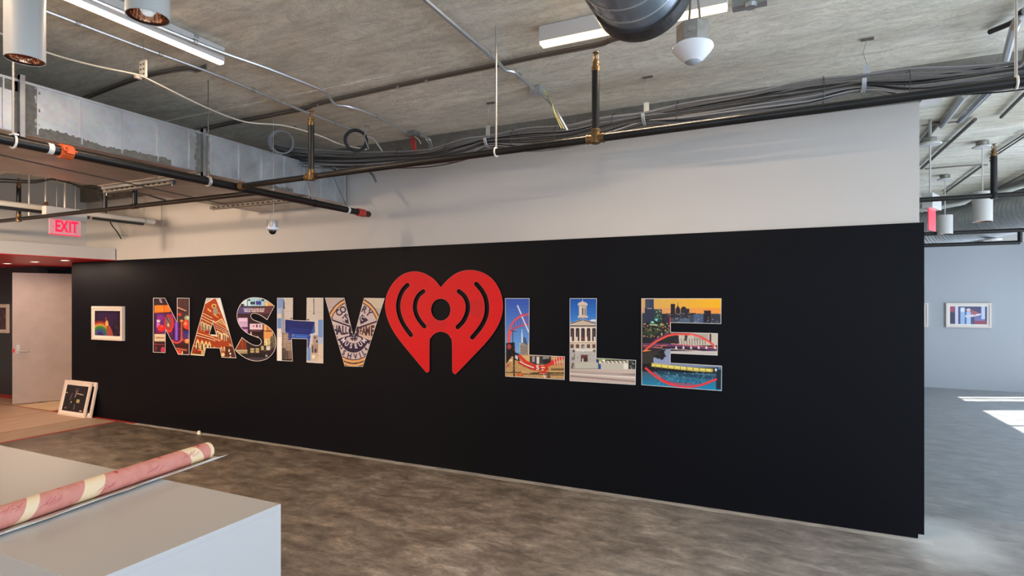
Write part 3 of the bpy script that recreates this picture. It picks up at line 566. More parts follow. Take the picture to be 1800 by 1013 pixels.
for x in range(370,640,42): c.line((70,70,60),9,(x,715),(x+20,735))
c.rect((34,38,34),655,706,728,820); c.speck(660,712,724,815,[(150,160,150),(90,100,80)],14,6,12,.7); c.rect((186,186,170),92,730,335,796); c.rect((190,188,172),365,738,655,812); c.rect((150,146,134),92,792,335,800); c.rect((226,220,206),600,740,655,820); c.rect((160,150,140),40,736,92,800); c.line((60,50,50),10,(75,735),(62,790)); c.line((70,56,56),10,(340,735),(355,800)); c.rect((196,180,170),38,800,730,960); c.poly((176,160,152),[(40,812),(730,850),(730,880),(40,840)]); c.poly((222,214,204),[(40,842),(733,880),(733,896),(40,850)]); c.poly((156,136,130),[(40,862),(733,920),(733,940),(40,880)]); c.poly((150,134,126),[(550,850),(733,845),(733,870)]); c.speck(45,600,310,730,[(226,220,210),(150,146,140)],40,3,7,.5)
L2 = zp([(38,57),(322,57),(318,682),(733,706),(728,966),(37,924)], 995,515,s)
make_letter('second letter L, filled with a domed white capitol photo', [L2], c, .8)
# E : dusk skyline, bridge and river
s = 5.625; c = Cv(1120, 515, s, 900, 1013, (34,36,48))
for k in range(12): c.rect(tuple(int(a+(b-a)*k/11) for a, b in zip((206,164,96),(240,176,30))), 40+k*68,55,115+k*68,160)
for k in range(12): c.rect(tuple(int(a+(b-a)*k/11) for a, b in zip((206,150,110),(236,150,60))), 40+k*68,150,115+k*68,215)
c.rect((60,66,84),240,205,835,310); c.rect((52,62,86),80,62,164,160); c.poly((44,52,74),[(74,150),(166,150),(175,310),(74,310)]); c.rect((60,70,96),86,70,120,150); c.line((196,190,190),5,(100,155),(145,155)); c.rect((40,60,60),168,165,245,310); c.speck(172,170,244,300,[(120,196,160),(206,206,150)],24,3,6,.7); c.rect((44,40,50),245,205,330,310); c.rect((38,34,40),332,110,375,240); c.poly((40,38,44),[(380,160),(398,130),(402,85),(406,130),(425,160),(430,240),(380,240)]); c.ell((40,36,42),460,160,26,24); c.rect((44,42,52),430,158,516,300); c.rect((34,32,38),660,175,728,300); c.rect((40,40,44),520,200,580,220); c.rect((78,96,120),420,250,520,300); c.rect((70,90,120),560,215,650,300); c.rect((50,54,66),735,215,825,300); c.speck(250,200,825,300,[(210,200,170),(120,140,170),(60,60,70)],80,3,6,.7)
c.rect((30,34,38),45,290,330,520); c.rect((56,60,66),50,200,75,330); c.speck(60,300,325,440,[(226,120,70),(120,160,90),(230,200,150),(70,90,60)],130,4,9,.7); c.ell((120,210,190),190,266,14,12); c.ell((120,210,180),150,292,16,12); c.line((210,220,180),8,(130,318),(200,318)); c.line((190,60,60),10,(325,240),(322,340)); c.rect((46,60,40),50,380,200,410)
c.rect((196,186,170),330,398,798,520); c.rect((40,38,40),250,420,410,500); c.rect((170,160,150),560,405,700,470); 
for x in range(410,690,26): c.line((90,84,80),6,(x,455),(x+5,510))
c.ell((50,44,50),385,485,22,26); c.rect((60,50,50),716,405,732,490); c.poly((60,58,56),[(470,420),(500,420),(490,475),(470,475)]); c.poly((74,60,100),[(160,470),(330,400),(300,410),(180,490)])
c.line((100,60,100), 26, (60,510),(300,515),(540,530),(795,560)); c.line((206,100,70), 9, (60,525),(300,522)); c.line((230,120,110),7,(340,505),(795,545)); c.line((150,60,70), 8, (60,540),(250,545)); c.line((56,36,56),22,(260,545),(540,560),(795,585)); c.line((250,200,190),5,(330,555),(795,588)); c.rect((90,70,90),100,500,180,540); c.line((236,150,130),5,(175,540),(240,545),(250,525))
c.line((228,84,66), 19, (62,585),(120,530),(200,475),(300,425),(400,408),(520,412)); c.line((206,70,66),16,(330,408),(480,402),(560,412),(640,440),(720,485),(775,540)); c.line((236,96,84),11,(520,408),(600,430),(700,480),(775,545)); c.line((110,50,80),12,(110,520),(200,450),(330,398)); c.ell((240,150,80),105,575,50,8)
for x in (386,458,533,608,684,770): c.poly((240,226,216),[(x-12,552),(x,520),(x+12,556)])
c.rect((196,190,184),300,575,795,620); c.rect((140,150,176),230,555,332,720); c.poly((40,36,30),[(45,585),(250,555),(120,700),(45,760)]); c.poly((54,50,46),[(45,600),(230,560),(290,560),(210,640),(160,700),(45,800)]); c.rect((140,152,186),160,640,330,720); c.speck(190,570,280,650,[(30,28,30)],14,10,22,.9); c.rect((120,134,160),330,700,835,740); c.rect((26,24,30),45,700,160,770)
c.poly((22,22,30),[(140,730),(760,780),(760,840),(140,760)]); c.line((206,190,90), 36, (150,712),(350,735),(560,758),(740,768)); c.line((236,220,120),12,(155,716),(740,766)); 
for x in range(180,740,62): c.line((120,100,60),6,(x,705+x*.06),(x,738+x*.06))
for k in range(8): c.poly(tuple(int(a+(b-a)*k/7) for a, b in zip((60,96,116),(20,140,190))), [(45,780+k*24),(840,800+k*24),(840,835+k*24),(45,810+k*24)])
c.poly((26,60,84),[(200,760),(780,830),(780,860),(200,800)],.8); c.speck(200,790,760,900,[(110,180,200),(30,60,80),(70,130,150)],80,5,12,.5); c.rect((24,40,52),780,735,828,955); c.ell((200,210,220),778,762,12,16); c.rect((70,110,150),800,735,835,760)
c.line((222,60,66), 22, (84,745),(150,800),(230,860),(310,900),(420,925),(540,930),(640,910),(720,880),(782,855)); c.line((190,50,60),10,(180,810),(300,880),(420,900),(560,905)); c.line((200,120,130),5,(170,780),(230,850))
E_ = zp([(42,55),(833,55),(830,308),(332,296),(332,388),(798,400),(795,620),(330,600),(330,692),(838,722),(836,972),(42,912)], 1120,515,s)
make_letter('letter E filled with a dusk skyline and red arch bridge photo', [E_], c, .9)
# heart
s = 5.0636; cut = lambda pts: zp(pts, 670, 465, s)
hl = catm([(530,203),(480,140),(430,103),(370,74),(300,62),(220,76),(150,118),(90,188),(50,270),(35,350),(42,430),(70,520),(120,615),(190,710)], 4) + \
     catm([(190,710),(388,948),(405,962),(425,957),(431,935)], 3)[1:] + catm([(431,935),(432,690),(445,650),(480,615),(530,599),(585,615),(615,650),(630,700),(632,940)], 3)[1:] + \
     catm([(632,940),(640,968),(658,973),(680,962),(920,712)], 3)[1:] + catm([(920,712),(990,625),(1045,535),(1075,450),(1084,360),(1070,270),(1035,190),(985,125),(920,80),(850,56),(780,50),(710,62),(650,90),(590,138),(530,203)], 4)[1:-1]
def slot(path, w_):
    q = catm(path, 4); q = [np.array(p) for p in q]; Lf, Rt = [], []
    for i in range(len(q)):
        t = q[min(i+1, len(q)-1)]-q[max(i-1, 0)]; t = t/np.hypot(*t); n = np.array([-t[1], t[0]])*w_; Lf.append(tuple(q[i]+n)); Rt.append(tuple(q[i]-n))
    def cap(p, t): n = np.array([-t[1], t[0]]); return [tuple(p + (n*math.cos(a)+t*math.sin(a))*w_) for a in np.linspace(0, math.pi, 7)[1:-1]]
    te = q[-1]-q[-2]; te = te/np.hypot(*te); tb = q[0]-q[1]; tb = tb/np.hypot(*tb)
    return Lf + cap(q[-1], te) + Rt[::-1] + cap(q[0], tb)
slots = [slot([(375,240),(335,275),(308,330),(302,395),(320,460),(350,510),(385,552)], 19), slot([(692,240),(735,275),(765,330),(772,395),(755,460),(725,515),(682,558)], 20),
         slot([(235,184),(190,235),(160,310),(152,380),(165,455),(200,535),(265,628)], 19), slot([(848,174),(895,230),(930,300),(942,385),(930,470),(885,560),(812,650)], 20)]
circ = [(531+86*math.cos(a), 403+98*math.sin(a)) for a in np.linspace(0, 2*math.pi, 33)[:-1]]
hp = [cut(q) for q in [hl, circ]+slots]
hr = thing('heart_emblem', 'red heart emblem with arc slots and an arched notch', 'emblem', P(780, 565, y=D-.01))
link('heart_plate', MB().prism(hp, wallpt(D-.016), wallpt(D-.0005)), M['hedge'], hr)
ch = Cv(670, 465, s, 1114, 1013, (212,14,24)); ch.speck(30,50,1080,960,[(208,22,30),(192,12,22),(214,28,34)],500,5,14,.35); ch.ell((172,42,40),850,390,60,90,al=.35); ch.ell((180,30,38),500,530,90,60,al=.3)
print_face('heart_face', hp, ch, D-.0175, .45, 1.0, hr, M['print'])
# ------------------------------------------------------------------ framed pictures
def framed(label, O, ux, uz, W_, H_, T, fw_, mw, paintfn, group, base=None):
    """O lower-left front corner; ux along width, uz up; thickness T away from viewer"""
    ux = Vector(ux).normalized(); uz = Vector(uz).normalized(); n = ux.cross(uz); n = -n if n.y > 0 else n   # n towards viewer
    root = thing('framed_picture', label, 'picture', O, group); O = Vector(O)
    def bxx(mb, x0, x1, z0, z1, d0, d1):
        vs = [O + ux*x + uz*z + n*d for d in (d0, d1) for (x, z) in ((x0,z0),(x1,z0),(x1,z1),(x0,z1))]
        return mb.add(vs, [(0,3,2,1),(4,5,6,7),(0,1,5,4),(1,2,6,5),(2,3,7,6),(3,0,4,7)])
    f = MB(); bxx(f, 0, fw_, 0, H_, -T, 0); bxx(f, W_-fw_, W_, 0, H_, -T, 0); bxx(f, fw_, W_-fw_, 0, fw_, -T, 0); bxx(f, fw_, W_-fw_, H_-fw_, H_, -T, 0)
    link('frame', f, M['frame'], root); link('mount', bxx(MB(), fw_, W_-fw_, fw_, H_-fw_, -T+.002, -.012), M['mount'], root)
    if paintfn:
        x0 = fw_+mw; x1 = W_-x0; z1 = H_-x0; nx, nz = 90, 70; mb = MB(); cols = []
        cv = Cv(0, 0, 1, 100, 100, (20,16,24), 4); paintfn(cv)
        for j in range(nz+1):
            for i in range(nx+1): mb.v.append(tuple(O + ux*(x0+(x1-x0)*i/nx) + uz*(x0+(z1-x0)*j/nz) + n*(-.0105)))
        mb.f = [(j*(nx+1)+i, j*(nx+1)+i+1, (j+1)*(nx+1)+i+1, (j+1)*(nx+1)+i) for j in range(nz) for i in range(nx)]; mb.m = [0]*len(mb.f)
        o = link('print', mb, M['poster'], root, fix=False)
        I, J = np.meshgrid(np.arange(nx+1)/nx*99, (1-np.arange(nz+1)/nz)*99); ink(o, cv.sample(I.ravel(), J.ravel()))
    return root
def rainbow(c):
    c.rect((30,14,40),0,0,100,100); c.rect((44,20,60),10,8,90,60)
    for r, col in ((52,(120,30,40)),(46,(170,80,50)),(40,(190,150,60)),(34,(60,130,50)),(27,(50,100,90)),(20,(60,70,140)),(12,(50,40,90))): c.ell(col,22,98,r*.95,r*1.12)
    c.poly((160,70,60),[(46,50),(60,60),(76,100),(48,100)]); c.ell((226,160,80),48,50,6,12); c.ell((120,50,50),45,32,4,8); c.ell((250,200,120),50,54,4,4); c.rect((26,14,34),72,40,100,100,.6); c.speck(78,50,98,95,[(60,40,60)],20,1,3)
def stage(c):
    c.rect((26,20,24),0,0,100,100); c.speck(5,5,95,95,[(50,38,52),(40,30,40),(16,12,16)],60,3,8,.5)
    c.ell((70,56,60),52,18,8,9); c.line((150,130,130),4,(50,22),(48,44)); c.line((220,200,170),2.2,(54,30),(84,33)); c.line((200,180,160),3,(0,30),(9,31)); c.rect((170,160,110),58,52,72,64); c.line((96,70,74),4,(32,30),(27,56)); c.ell((210,190,140),35,64,2.5,3); c.line((90,76,84),5,(52,72),(54,90)); c.ell((120,100,104),15,88,6,3); c.ell((190,150,140),86,93,7,3)
def band(c):
    c.rect((74,66,104),0,0,100,100); c.rect((170,60,80),0,0,12,30); c.rect((50,40,70),0,35,14,100); c.rect((206,210,226),14,0,22,100); c.rect((150,180,216),28,5,40,100); c.ell((220,226,236),34,20,6,12); c.rect((170,196,226),44,30,56,100); c.ell((220,190,180),50,20,6,10); c.poly((216,206,214),[(40,50),(60,44),(84,38),(82,50),(56,60),(42,62)]); c.poly((170,90,90),[(58,20),(78,34),(66,48),(56,40)]); c.rect((110,112,160),66,55,100,90); c.rect((190,200,226),84,0,94,70); c.rect((150,60,80),66,80,100,100); c.rect((60,50,90),94,10,100,80)
def pale(c): c.rect((190,200,210),0,0,100,40); c.rect((110,120,140),0,40,100,100)
def maroon(c): c.rect((70,40,44),0,0,100,100); c.speck(0,0,100,100,[(110,70,64),(40,24,30)],30,5,14,.5)
a = P(160.5, 597, y=D-.04); b = P(214.5, 598.5, y=D-.04)
framed('white framed rainbow picture hung left of the letter N', (a.x, D-.04, a.z), (1,0,0), (0,0,1), b.x-a.x, P(160.5,538.5,y=D-.04).z-a.z, .04, .028, .035, rainbow, 'framed pictures')
lean = Vector((0, .10, .49))
a = Vector((-9.60, 4.735, .006)); framed('white framed dark stage picture leaning on the wall base', a, (1,0,0), lean, .66, .50, .022, .028, .035, stage, 'framed pictures')
framed('frame tucked behind the leaning dark picture, edge showing', a + Vector((.085, .035, 0)), (1,0,0), lean + Vector((0,-.01,0)), .665, .50, .022, .028, .035, stage, 'framed pictures')
a = P(12, 586, y=5.11); framed('framed picture at the far left edge of the dark wall', (a.x-.62, 5.11, a.z), (1,0,0), (0,0,1), .62, P(12,535,y=5.11).z-a.z, .038, .028, .03, maroon, 'framed pictures')
a = P(1663, 575.5, y=YF-.04); b = P(1743, 533, y=YF-.04); framed('wide framed concert picture on the far pale wall', (a.x, YF-.04, a.z), (1,0,0), (0,0,1), b.x-a.x, b.z-a.z, .038, .03, .035, band, 'framed pictures')
b = P(1632, 533, y=YF-.04); framed('far wall picture half hidden by the black wall end', (b.x-.95, YF-.04, a.z), (1,0,0), (0,0,1), .95, b.z-a.z, .038, .03, .035, pale, 'framed pictures')

# ------------------------------------------------------------------ counter and the paper roll
ct = thing('counter', 'long white laminate counter with a flat beige-lit top', 'counter', (-3.6, 1.28, 0))
link('body', MB().box((-5.6, .936, .0), (-1.7605, 1.6275, .8795)), M['counter'], ct)
link('countertop', MB().box((-5.6, .935, .879), (-1.76, 1.628, .90)), M['counter'], ct, bevel=.0015)
rl = thing('paper_roll', 'pink and cream printed paper roll lying across the counter', 'paper roll', (-2.43, 1.3, .9))
A0 = P(-60, 958, z=.90); B0 = P(374, 807, z=.90); ax = (B0-A0); Lr = ax.length; axn = ax.normalized(); sd_ = Vector((axn.y, -axn.x, 0)); R0 = .040
A0 = A0 - sd_*.030
def rollcyl(R, off, n, m_):
    mb = MB(); 
    for i in range(m_+1):
        for k in range(n):
            t = 2*math.pi*k/n; mb.v.append(tuple(A0 + axn*(Lr*i/m_+off) + sd_*(R*math.sin(t)) + Vector((0,0,R0-R*math.cos(t)+.0012))))
    mb.f = [(i*n+k, i*n+(k+1)%n, (i+1)*n+(k+1)%n, (i+1)*n+k) for i in range(m_) for k in range(n)]; mb.m = [0]*len(mb.f); return mb
n_, m_ = 72, 420; mb = rollcyl(R0, 0, n_, m_); o = link('outer_sheet', mb, M['roll'], rl, smooth=True)
cv = Cv(0, 0, 1, 420, 72, (206,140,128), 4); PK = (206,142,130); CR = (232,212,176)
cv.speck(0,0,420,72,[(214,150,138),(198,130,120)],160,3,10,.4)
fr = lambda px: (P(px, 900-.32*px, z=.92)-A0).dot(axn)/Lr*420
for pa, wd, sl in ((-40,18,60),(72,34,56),(196,0,0),(292,30,-46)):
    x0 = fr(pa); cv.poly(CR, [(x0,0),(x0+wd,0),(x0+wd+sl*.5,36),(x0+wd+sl,72),(x0+sl,72),(x0+sl*.5,36)])
for x0, y0 in ((95,20),(180,16),(270,18),(350,22),(40,26),(130,50),(220,48),(310,50)):
    for q in range(7): cv.line((186,96,96), .7, (x0+q*4-6,y0-3+random.random()*3), (x0+q*4+R_(2,9),y0+R_(1,6)))
for x0, y0 in ((126,36),(214,30),(302,33),(388,31)): cv.speck(x0,y0,x0+6,y0+5,[(190,60,60)],8,1,2)
cv.rect(CR, 411,0,420,72)
I = np.repeat(np.arange(m_+1), n_)*1.0; K = np.tile(np.arange(n_), m_+1)*1.0; ink(o, cv.sample(I*.999, K))
inner = MB()
for q in range(4):
    R = R0-.005-.006*q; tmp = rollcyl(R, -.002*q, 40, 4); inner.add(tmp.v, tmp.f)
link('inner_turns', inner, M['paperw'], rl, smooth=True)
fl = MB(); nn = 60                                              # loose tail of the sheet, lying out beyond the roll
for i in range(nn+1):
    f_ = i/nn; base = A0 + axn*((Lr+.03)*f_)
    for d, z in ((.002, .0015), (.040, .002), (.066+.005*math.sin(f_*9), .006), (.084+.008*f_+.003*math.sin(f_*40), .014+.006*f_+.002*math.sin(f_*23))): fl.v.append(tuple(base + sd_*d + Vector((0,0,z))))
fl.f = [(i*4+k, i*4+k+1, (i+1)*4+k+1, (i+1)*4+k) for i in range(nn) for k in range(3)]; fl.m = [0]*len(fl.f)
o = link('loose_edge', fl, M['paperw'], rl, smooth=True); md = o.modifiers.new('s', 'SOLIDIFY'); md.thickness = .0012; md.offset = 1
p = P(372, 758, z=0.0); p.y = min(p.y, D-.06)
pp = MB(); pts_ = [(-.03,-.012),(.0,-.022),(.03,-.008),(.024,.014),(-.01,.02)]
for k, h_ in ((1, 0), (.8, .018), (.45, .034)): pp.v += [(p.x+x*k+R_(-.003,.003), p.y+y*k, .001+h_+R_(0,.006)*(h_ > 0)) for x, y in pts_]
pp.f = [(k*5+i, k*5+(i+1)%5, (k+1)*5+(i+1)%5, (k+1)*5+i) for k in range(2) for i in range(5)] + [(4,3,2,1,0), (10,11,12,13,14)]; pp.m = [0]*len(pp.f)
tag(link('paper_scrap', pp, M['scrap']), 'small crumpled cream scrap on the floor under the N', 'scrap')

# ------------------------------------------------------------------ rectangular duct
XD = -4.28; dz0, dz1 = 2.735, 3.06
du = thing('rectangular_duct', 'large galvanised rectangular air duct with smeared sealant joints', 'duct', (XD-.7, 1.5, dz1))
body = MB(); body.box((XD-1.35, -3.0, dz0), (XD, 4.855, dz1))
link('duct_body', body, M['galv'], du, bevel=.004)
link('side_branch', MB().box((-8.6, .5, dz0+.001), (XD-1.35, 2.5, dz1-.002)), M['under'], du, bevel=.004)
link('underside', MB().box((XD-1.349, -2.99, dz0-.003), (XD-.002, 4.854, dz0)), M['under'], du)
yd = lambda px: P(px, 250, x=XD).y
for px in (5, 65, 143, 213.5, 277, 333, 373, 420, 460, 500, 535, 565, 590):
    y = yd(px); link('standing_seam', MB().box((XD, y-.004, dz0+.01), (XD+.009, y+.004, dz1-.005)), M['galv'], du)
for y in (3.9, 3.1, 1.7, .6): link('underside_seam', MB().box((XD-1.34, y-.005, dz0-.010), (XD-.01, y+.005, dz0-.003)), M['under'], du)
for px in (38, 357): 
    y = yd(px); wd = .022
    fb = MB().box((XD-1.36, y-wd, dz0-.03), (XD+.03, y+wd*.2, dz0)).box((XD, y-wd, dz0-.03), (XD+.032, y+wd*.2, dz1+.03)).box((XD-1.36, y-wd, dz1), (XD+.03, y+wd*.2, dz1+.03))
    link('flange', fb, M['galv2'], du)
def smear(y0, y1, z0, z1, horiz, n=40, amp=.012):
    XD = -4.28 + (.0012 if horiz else 0)
    mb = MB(); A_, B_ = [], []
    for i in range(n+1):
        f_ = i/n
        if horiz: y = y0+(y1-y0)*f_; A_.append((XD+.0025, y, z0)); B_.append((XD+.0025, y, z1 + amp*(random.random()-.5)*2 + .02*math.sin(f_*9)*(1-f_)))
        else: z = z0+(z1-z0)*f_; A_.append((XD+.0025, y0, z)); B_.append((XD+.0025, y1 + amp*(random.random()-.3)*2, z))
    mb.v = A_ + B_; mb.f = [(i, i+1, n+2+i, n+1+i) for i in range(n)]; mb.m = [0]*n; o = link('sealant', mb, M['seal'], du, fix=False); md = o.modifiers.new('s', 'SOLIDIFY'); md.thickness = .003; md.offset = 0
y = yd(38); smear(y, y+.075, dz0, dz1, False, 26, .022); smear(y-.02, y-.045, dz0, dz1, False, 26, .008)
smear(y-.02, y-.30, dz1-.075, dz1, False, 12, .02)
y3 = yd(357); smear(y3, y3+.05, dz0, dz1, False, 20, .01); smear(y3-.02, y3-.07, dz0, dz1, False, 20, .015)
smear(y+.05, yd(300), dz0+.001, dz0+.045, True, 70, .008); smear(y3+.6, y3+.95, dz0, dz0+.03, True, 14, .006)
link('top_seam', MB().box((XD, -2.9, dz1-.012), (XD+.006, 4.85, dz1+.004)), M['galv'], du)

def strut(label, y, x0, x1, z):
    r = thing('trapeze_strut', label, 'strut', ((x0+x1)/2, y, z), 'trapeze struts under the duct')
    mb = MB().box((x0, y-.02, z-.003), (x1, y+.02, z+.002)).box((x0, y-.021, z-.036), (x1, y-.018, z+.002)).box((x0, y+.018, z-.036), (x1, y+.021, z+.002)); link('channel', mb, M['jbox'], r)
    k = MB(); x = x0+.05
    while x < x1-.05: k.box((x, y-.0222, z-.025), (x+.035, y-.0208, z-.010)); x += .075
    k_ = link('slots', k, M['cable2'], r); k_['kind'] = 'stuff'
    link('threaded_rod', MB().tube([(x0+.02, y, z-.06), (x0+.02, y, H-.005)], .005, 8), M['rod'], r); link('threaded_rod', MB().tube([(x1-.02, y, z-.05), (x1-.02, y, z+.02)], .005, 8), M['rod'], r)
strut('perforated strut under the duct near the wall', 4.3, -5.7, -4.24, dz0-.012); strut('perforated strut under the duct behind the black pipe', 3.2, -5.7, -4.72, dz0-.012)
for px, lb in ((608, 'thin hanging rod at the duct end by the wall'),):
    q = P(px, 330, y=4.8); tag(link('hanger_rod', MB().tube([(XD+.05, 4.78, 2.74), (XD+.05, 4.78, 3.09)], .005, 8).tube([(XD+.05, 4.78, 2.745), (XD+.05, 4.78, 2.765)], .014, 8), M['rod']), lb, 'rod')
link('brace_rod', MB().tube([P(586, 312, y=4.6), P(609, 362, y=4.6)], .009, 8), M['galv2'], du)
BRACE = MB().tube([P(541, 322, y=4.1), P(552, 358, y=4.0)], .010, 8).tube([P(547, 322, y=4.1), P(550, 356, y=4.0)], .007, 8)

# ------------------------------------------------------------------ sprinkler pipework
ZP = 2.57
bp = thing('main_sprinkler_pipe', 'thick black steel pipe slanting along the duct to a red coupling', 'pipe', (-3.83, 2.5, ZP))
pA = P(0, 243.5, z=ZP); pB = P(650, 377.3, z=ZP); dm = (pB-pA).normalized(); pA2 = pA - dm*3.0
link('pipe_run', MB().tube([pA2, pB - dm*.06], .0305, 16), M['pipe'], bp, smooth=True)
link('end_cap', MB().tube([pB-dm*.07, pB-dm*.02, pB-dm*.01, pB], [.032,.032,.028,.012], 16), M['pipe'], bp, smooth=True)
def on(px): # point on the big pipe at screen column px
    r = ray(px, 300); t = (pA.y*r.x - pA.x*r.y)/(dm.x*r.y - dm.y*r.x); return pA + dm*t
q = on(634); link('red_coupling', MB().tube([q-dm*.05, q-dm*.045, q+dm*.045, q+dm*.05], [.034,.040,.040,.034], 16), M['redcap'], bp, smooth=True)
q = on(115); cb = MB().tube([q-dm*.035, q-dm*.03, q+dm*.03, q+dm*.035], [.034,.043,.043,.034], 14); cb.box(q+Vector((.03,-.02,-.018)), q+Vector((.062,.02,.018))); cb.box(q+Vector((-.062,-.02,-.018)), q+Vector((-.03,.02,.018))); cb.tube([q+Vector((.05,-.035,0)), q+Vector((.05,.035,0))], .008, 6)
link('orange_coupling', cb, M['orange'], bp)
for px in (87, 366, 611): q = on(px); link('pipe_strap', MB().tube([q-dm*.014, q+dm*.014], .0325, 14), M['wbracket'] if px != 366 else M['sil'], bp, smooth=True)
q = on(23); hb = MB().ring(q, .037, .006, dm, 20, 6); hb.box(q+Vector((-.035,-.012,.03)), q+Vector((.035,.012,.038))); link('hanger_clamp', hb, M['wbracket'], bp); link('hanger_rod', MB().tube([q+Vector((0,0,.035)), Vector((q.x, q.y, H-.01))], .006, 8), M['rod'], bp)
qh = on(366); link('hanger_clamp', MB().ring(qh, .036, .006, dm, 16, 6), M['rod'], bp); link('hanger_rod', MB().tube([qh+Vector((0,0,.03)), Vector((qh.x, qh.y, H-.01))], .0035, 6), M['dconduit'], bp)
link('strap_pair', BRACE, M['sil'], bp); qh = on(553); link('hanger_clamp', MB().tube([qh-dm*.015, qh+dm*.015], .034, 12), M['pipe'], bp)
def sprinkler(root, b, ztop, r=.021, tee='brass'):
    link('riser', MB().tube([b, (b.x, b.y, ztop-.11)], r, 14), M['pipe'], root, smooth=True)
    link('tee_fitting', MB().lathe([(.020,-.028),(.027,-.024),(.027,.018),(.0235,.026),(.0235,.04),(.026,.042),(.026,.05),(.021,.052)], b, 14), M[tee], root, smooth=True)
    z = ztop-.11
    h = link('sprinkler_head', MB().lathe([(.023,0),(.024,.024),(.017,.027),(.017,.038),(.020,.039),(.020,.052),(.010,.056),(.010,.066),(.004,.068),(.004,.10),(.017,.101),(.017,.104)], (b.x, b.y, z), 14), M['brass'], root, smooth=True)
    link('frame_arm', MB().tube([(b.x-.013,b.y,z+.062),(b.x-.013,b.y,z+.085),(b.x,b.y,z+.10)], .003, 6).tube([(b.x+.013,b.y,z+.062),(b.x+.013,b.y,z+.085),(b.x,b.y,z+.10)], .003, 6), M['brass'], h)
br = thing('branch_sprinkler_pipe', 'black branch pipe with brass tees in front of the white wall', 'pipe', (-1, 3.05, ZP))
a = P(427, 327, z=ZP); b = P(1830, 139, z=ZP); db = (b-a).normalized()
link('pipe_run', MB().tube([a, b+db*1.6], .021, 14), M['pipe'], br, smooth=True)
def onb(px):
    r = ray(px, 300); t = (a.y*r.x - a.x*r.y)/(db.x*r.y - db.y*r.x); return a + db*t
for px in (547, 1047):
    q = onb(px); sprinkler(br, q, 3.045); link('tee_collar', MB().tube([q-db*.05, q-db*.038], .026, 14).tube([q+db*.038, q+db*.05], .026, 14).tube([q-db*.04, q+db*.04], .0235, 14), M['brass'], br, smooth=True)
link('outlet_collar', MB().tube([a-db*.03, a+db*.0, a+db*.012], [.031,.029,.024], 14), M['brass'], br, smooth=True)
for px in (872, 1786):
    q = onb(px); link('hanger_clamp', MB().ring(q, .025, .005, db, 18, 6), M['wbracket'], br); link('hanger_rod', MB().tube([q+Vector((0,0,.022)), (q.x, q.y, H-.01)], .0055, 8), M['rod'], br)
bl = thing('branch_sprinkler_pipe', 'black branch pipe running left under the galvanised duct', 'pipe', (-6.5, 3.34, ZP))
a2 = P(0, 389, z=ZP); b2 = Vector((-3.88, 3.335, ZP)); d2 = (b2-a2).normalized()
link('pipe_run', MB().tube([a2-d2*2.5, b2], .021, 14), M['pipe'], bl, smooth=True)
def onl(px):
    r = ray(px, 300); t = (a2.y*r.x - a2.x*r.y)/(d2.x*r.y - d2.y*r.x); return a2 + d2*t
q = onl(33); sprinkler(bl, q, 3.02)
q = onl(237); link('riser', MB().tube([q, (q.x, q.y, 2.73)], .021, 12), M['pipe'], bl, smooth=True); link('tee_fitting', MB().tube([q-d2*.04, q+d2*.04], .026, 12), M['pipe'], bl)
q = onl(185); link('riser', MB().tube([q, (q.x, q.y, 2.73)], .018, 12), M['pipe'], bl, smooth=True)
# white pipe, left
wp = thing('white_pipe', 'thick cream painted pipe on the left above the exit sign', 'pipe', (-7.33, 3, 2.7))
wx = -7.36
link('pipe_run', MB().tube([(wx, -1, 2.70), (wx, 4.72, 2.70)], .033, 14), M['wpipe'], wp, smooth=True)
link('end_collar', MB().tube([(wx, 4.60, 2.70), (wx, 4.72, 2.70)], .037, 14), M['wpipe'], wp, smooth=True)
link('shade_strip', MB().box((wx-.022, -1, 2.640), (wx+.022, 3.95, 2.672)).box((wx-.022, 4.0, 2.640), (wx+.022, 4.58, 2.668)), M['cable2'], wp)  # black strip added for the shade under the pipe
for px in (51, 80, 114): 
    y_ = P(px, 350, x=wx).y; link('hanger_rod', MB().tube([(wx, y_, 2.71 if px != 51 else 2.60), (wx, y_, H-.01)], .010 if px == 114 else .008, 8), M['wpipe'], wp)
y_ = P(81, 350, x=wx).y; link('pipe_clamp', MB().ring((wx, y_, 2.70), .037, .008, (0,1,0), 18, 6).box((wx-.015, y_-.015, 2.735), (wx+.015, y_+.015, 2.775)), M['brass'], wp)
for px in (253, 284): y_ = P(px, 385, x=wx).y; link('pipe_clamp', MB().ring((wx, y_, 2.70), .037, .007, (0,1,0), 18, 6), M['rod'], wp); link('hanger_rod', MB().tube([(wx, y_, 2.73), (wx, y_, H-.01)], .005, 6), M['rod'], wp)

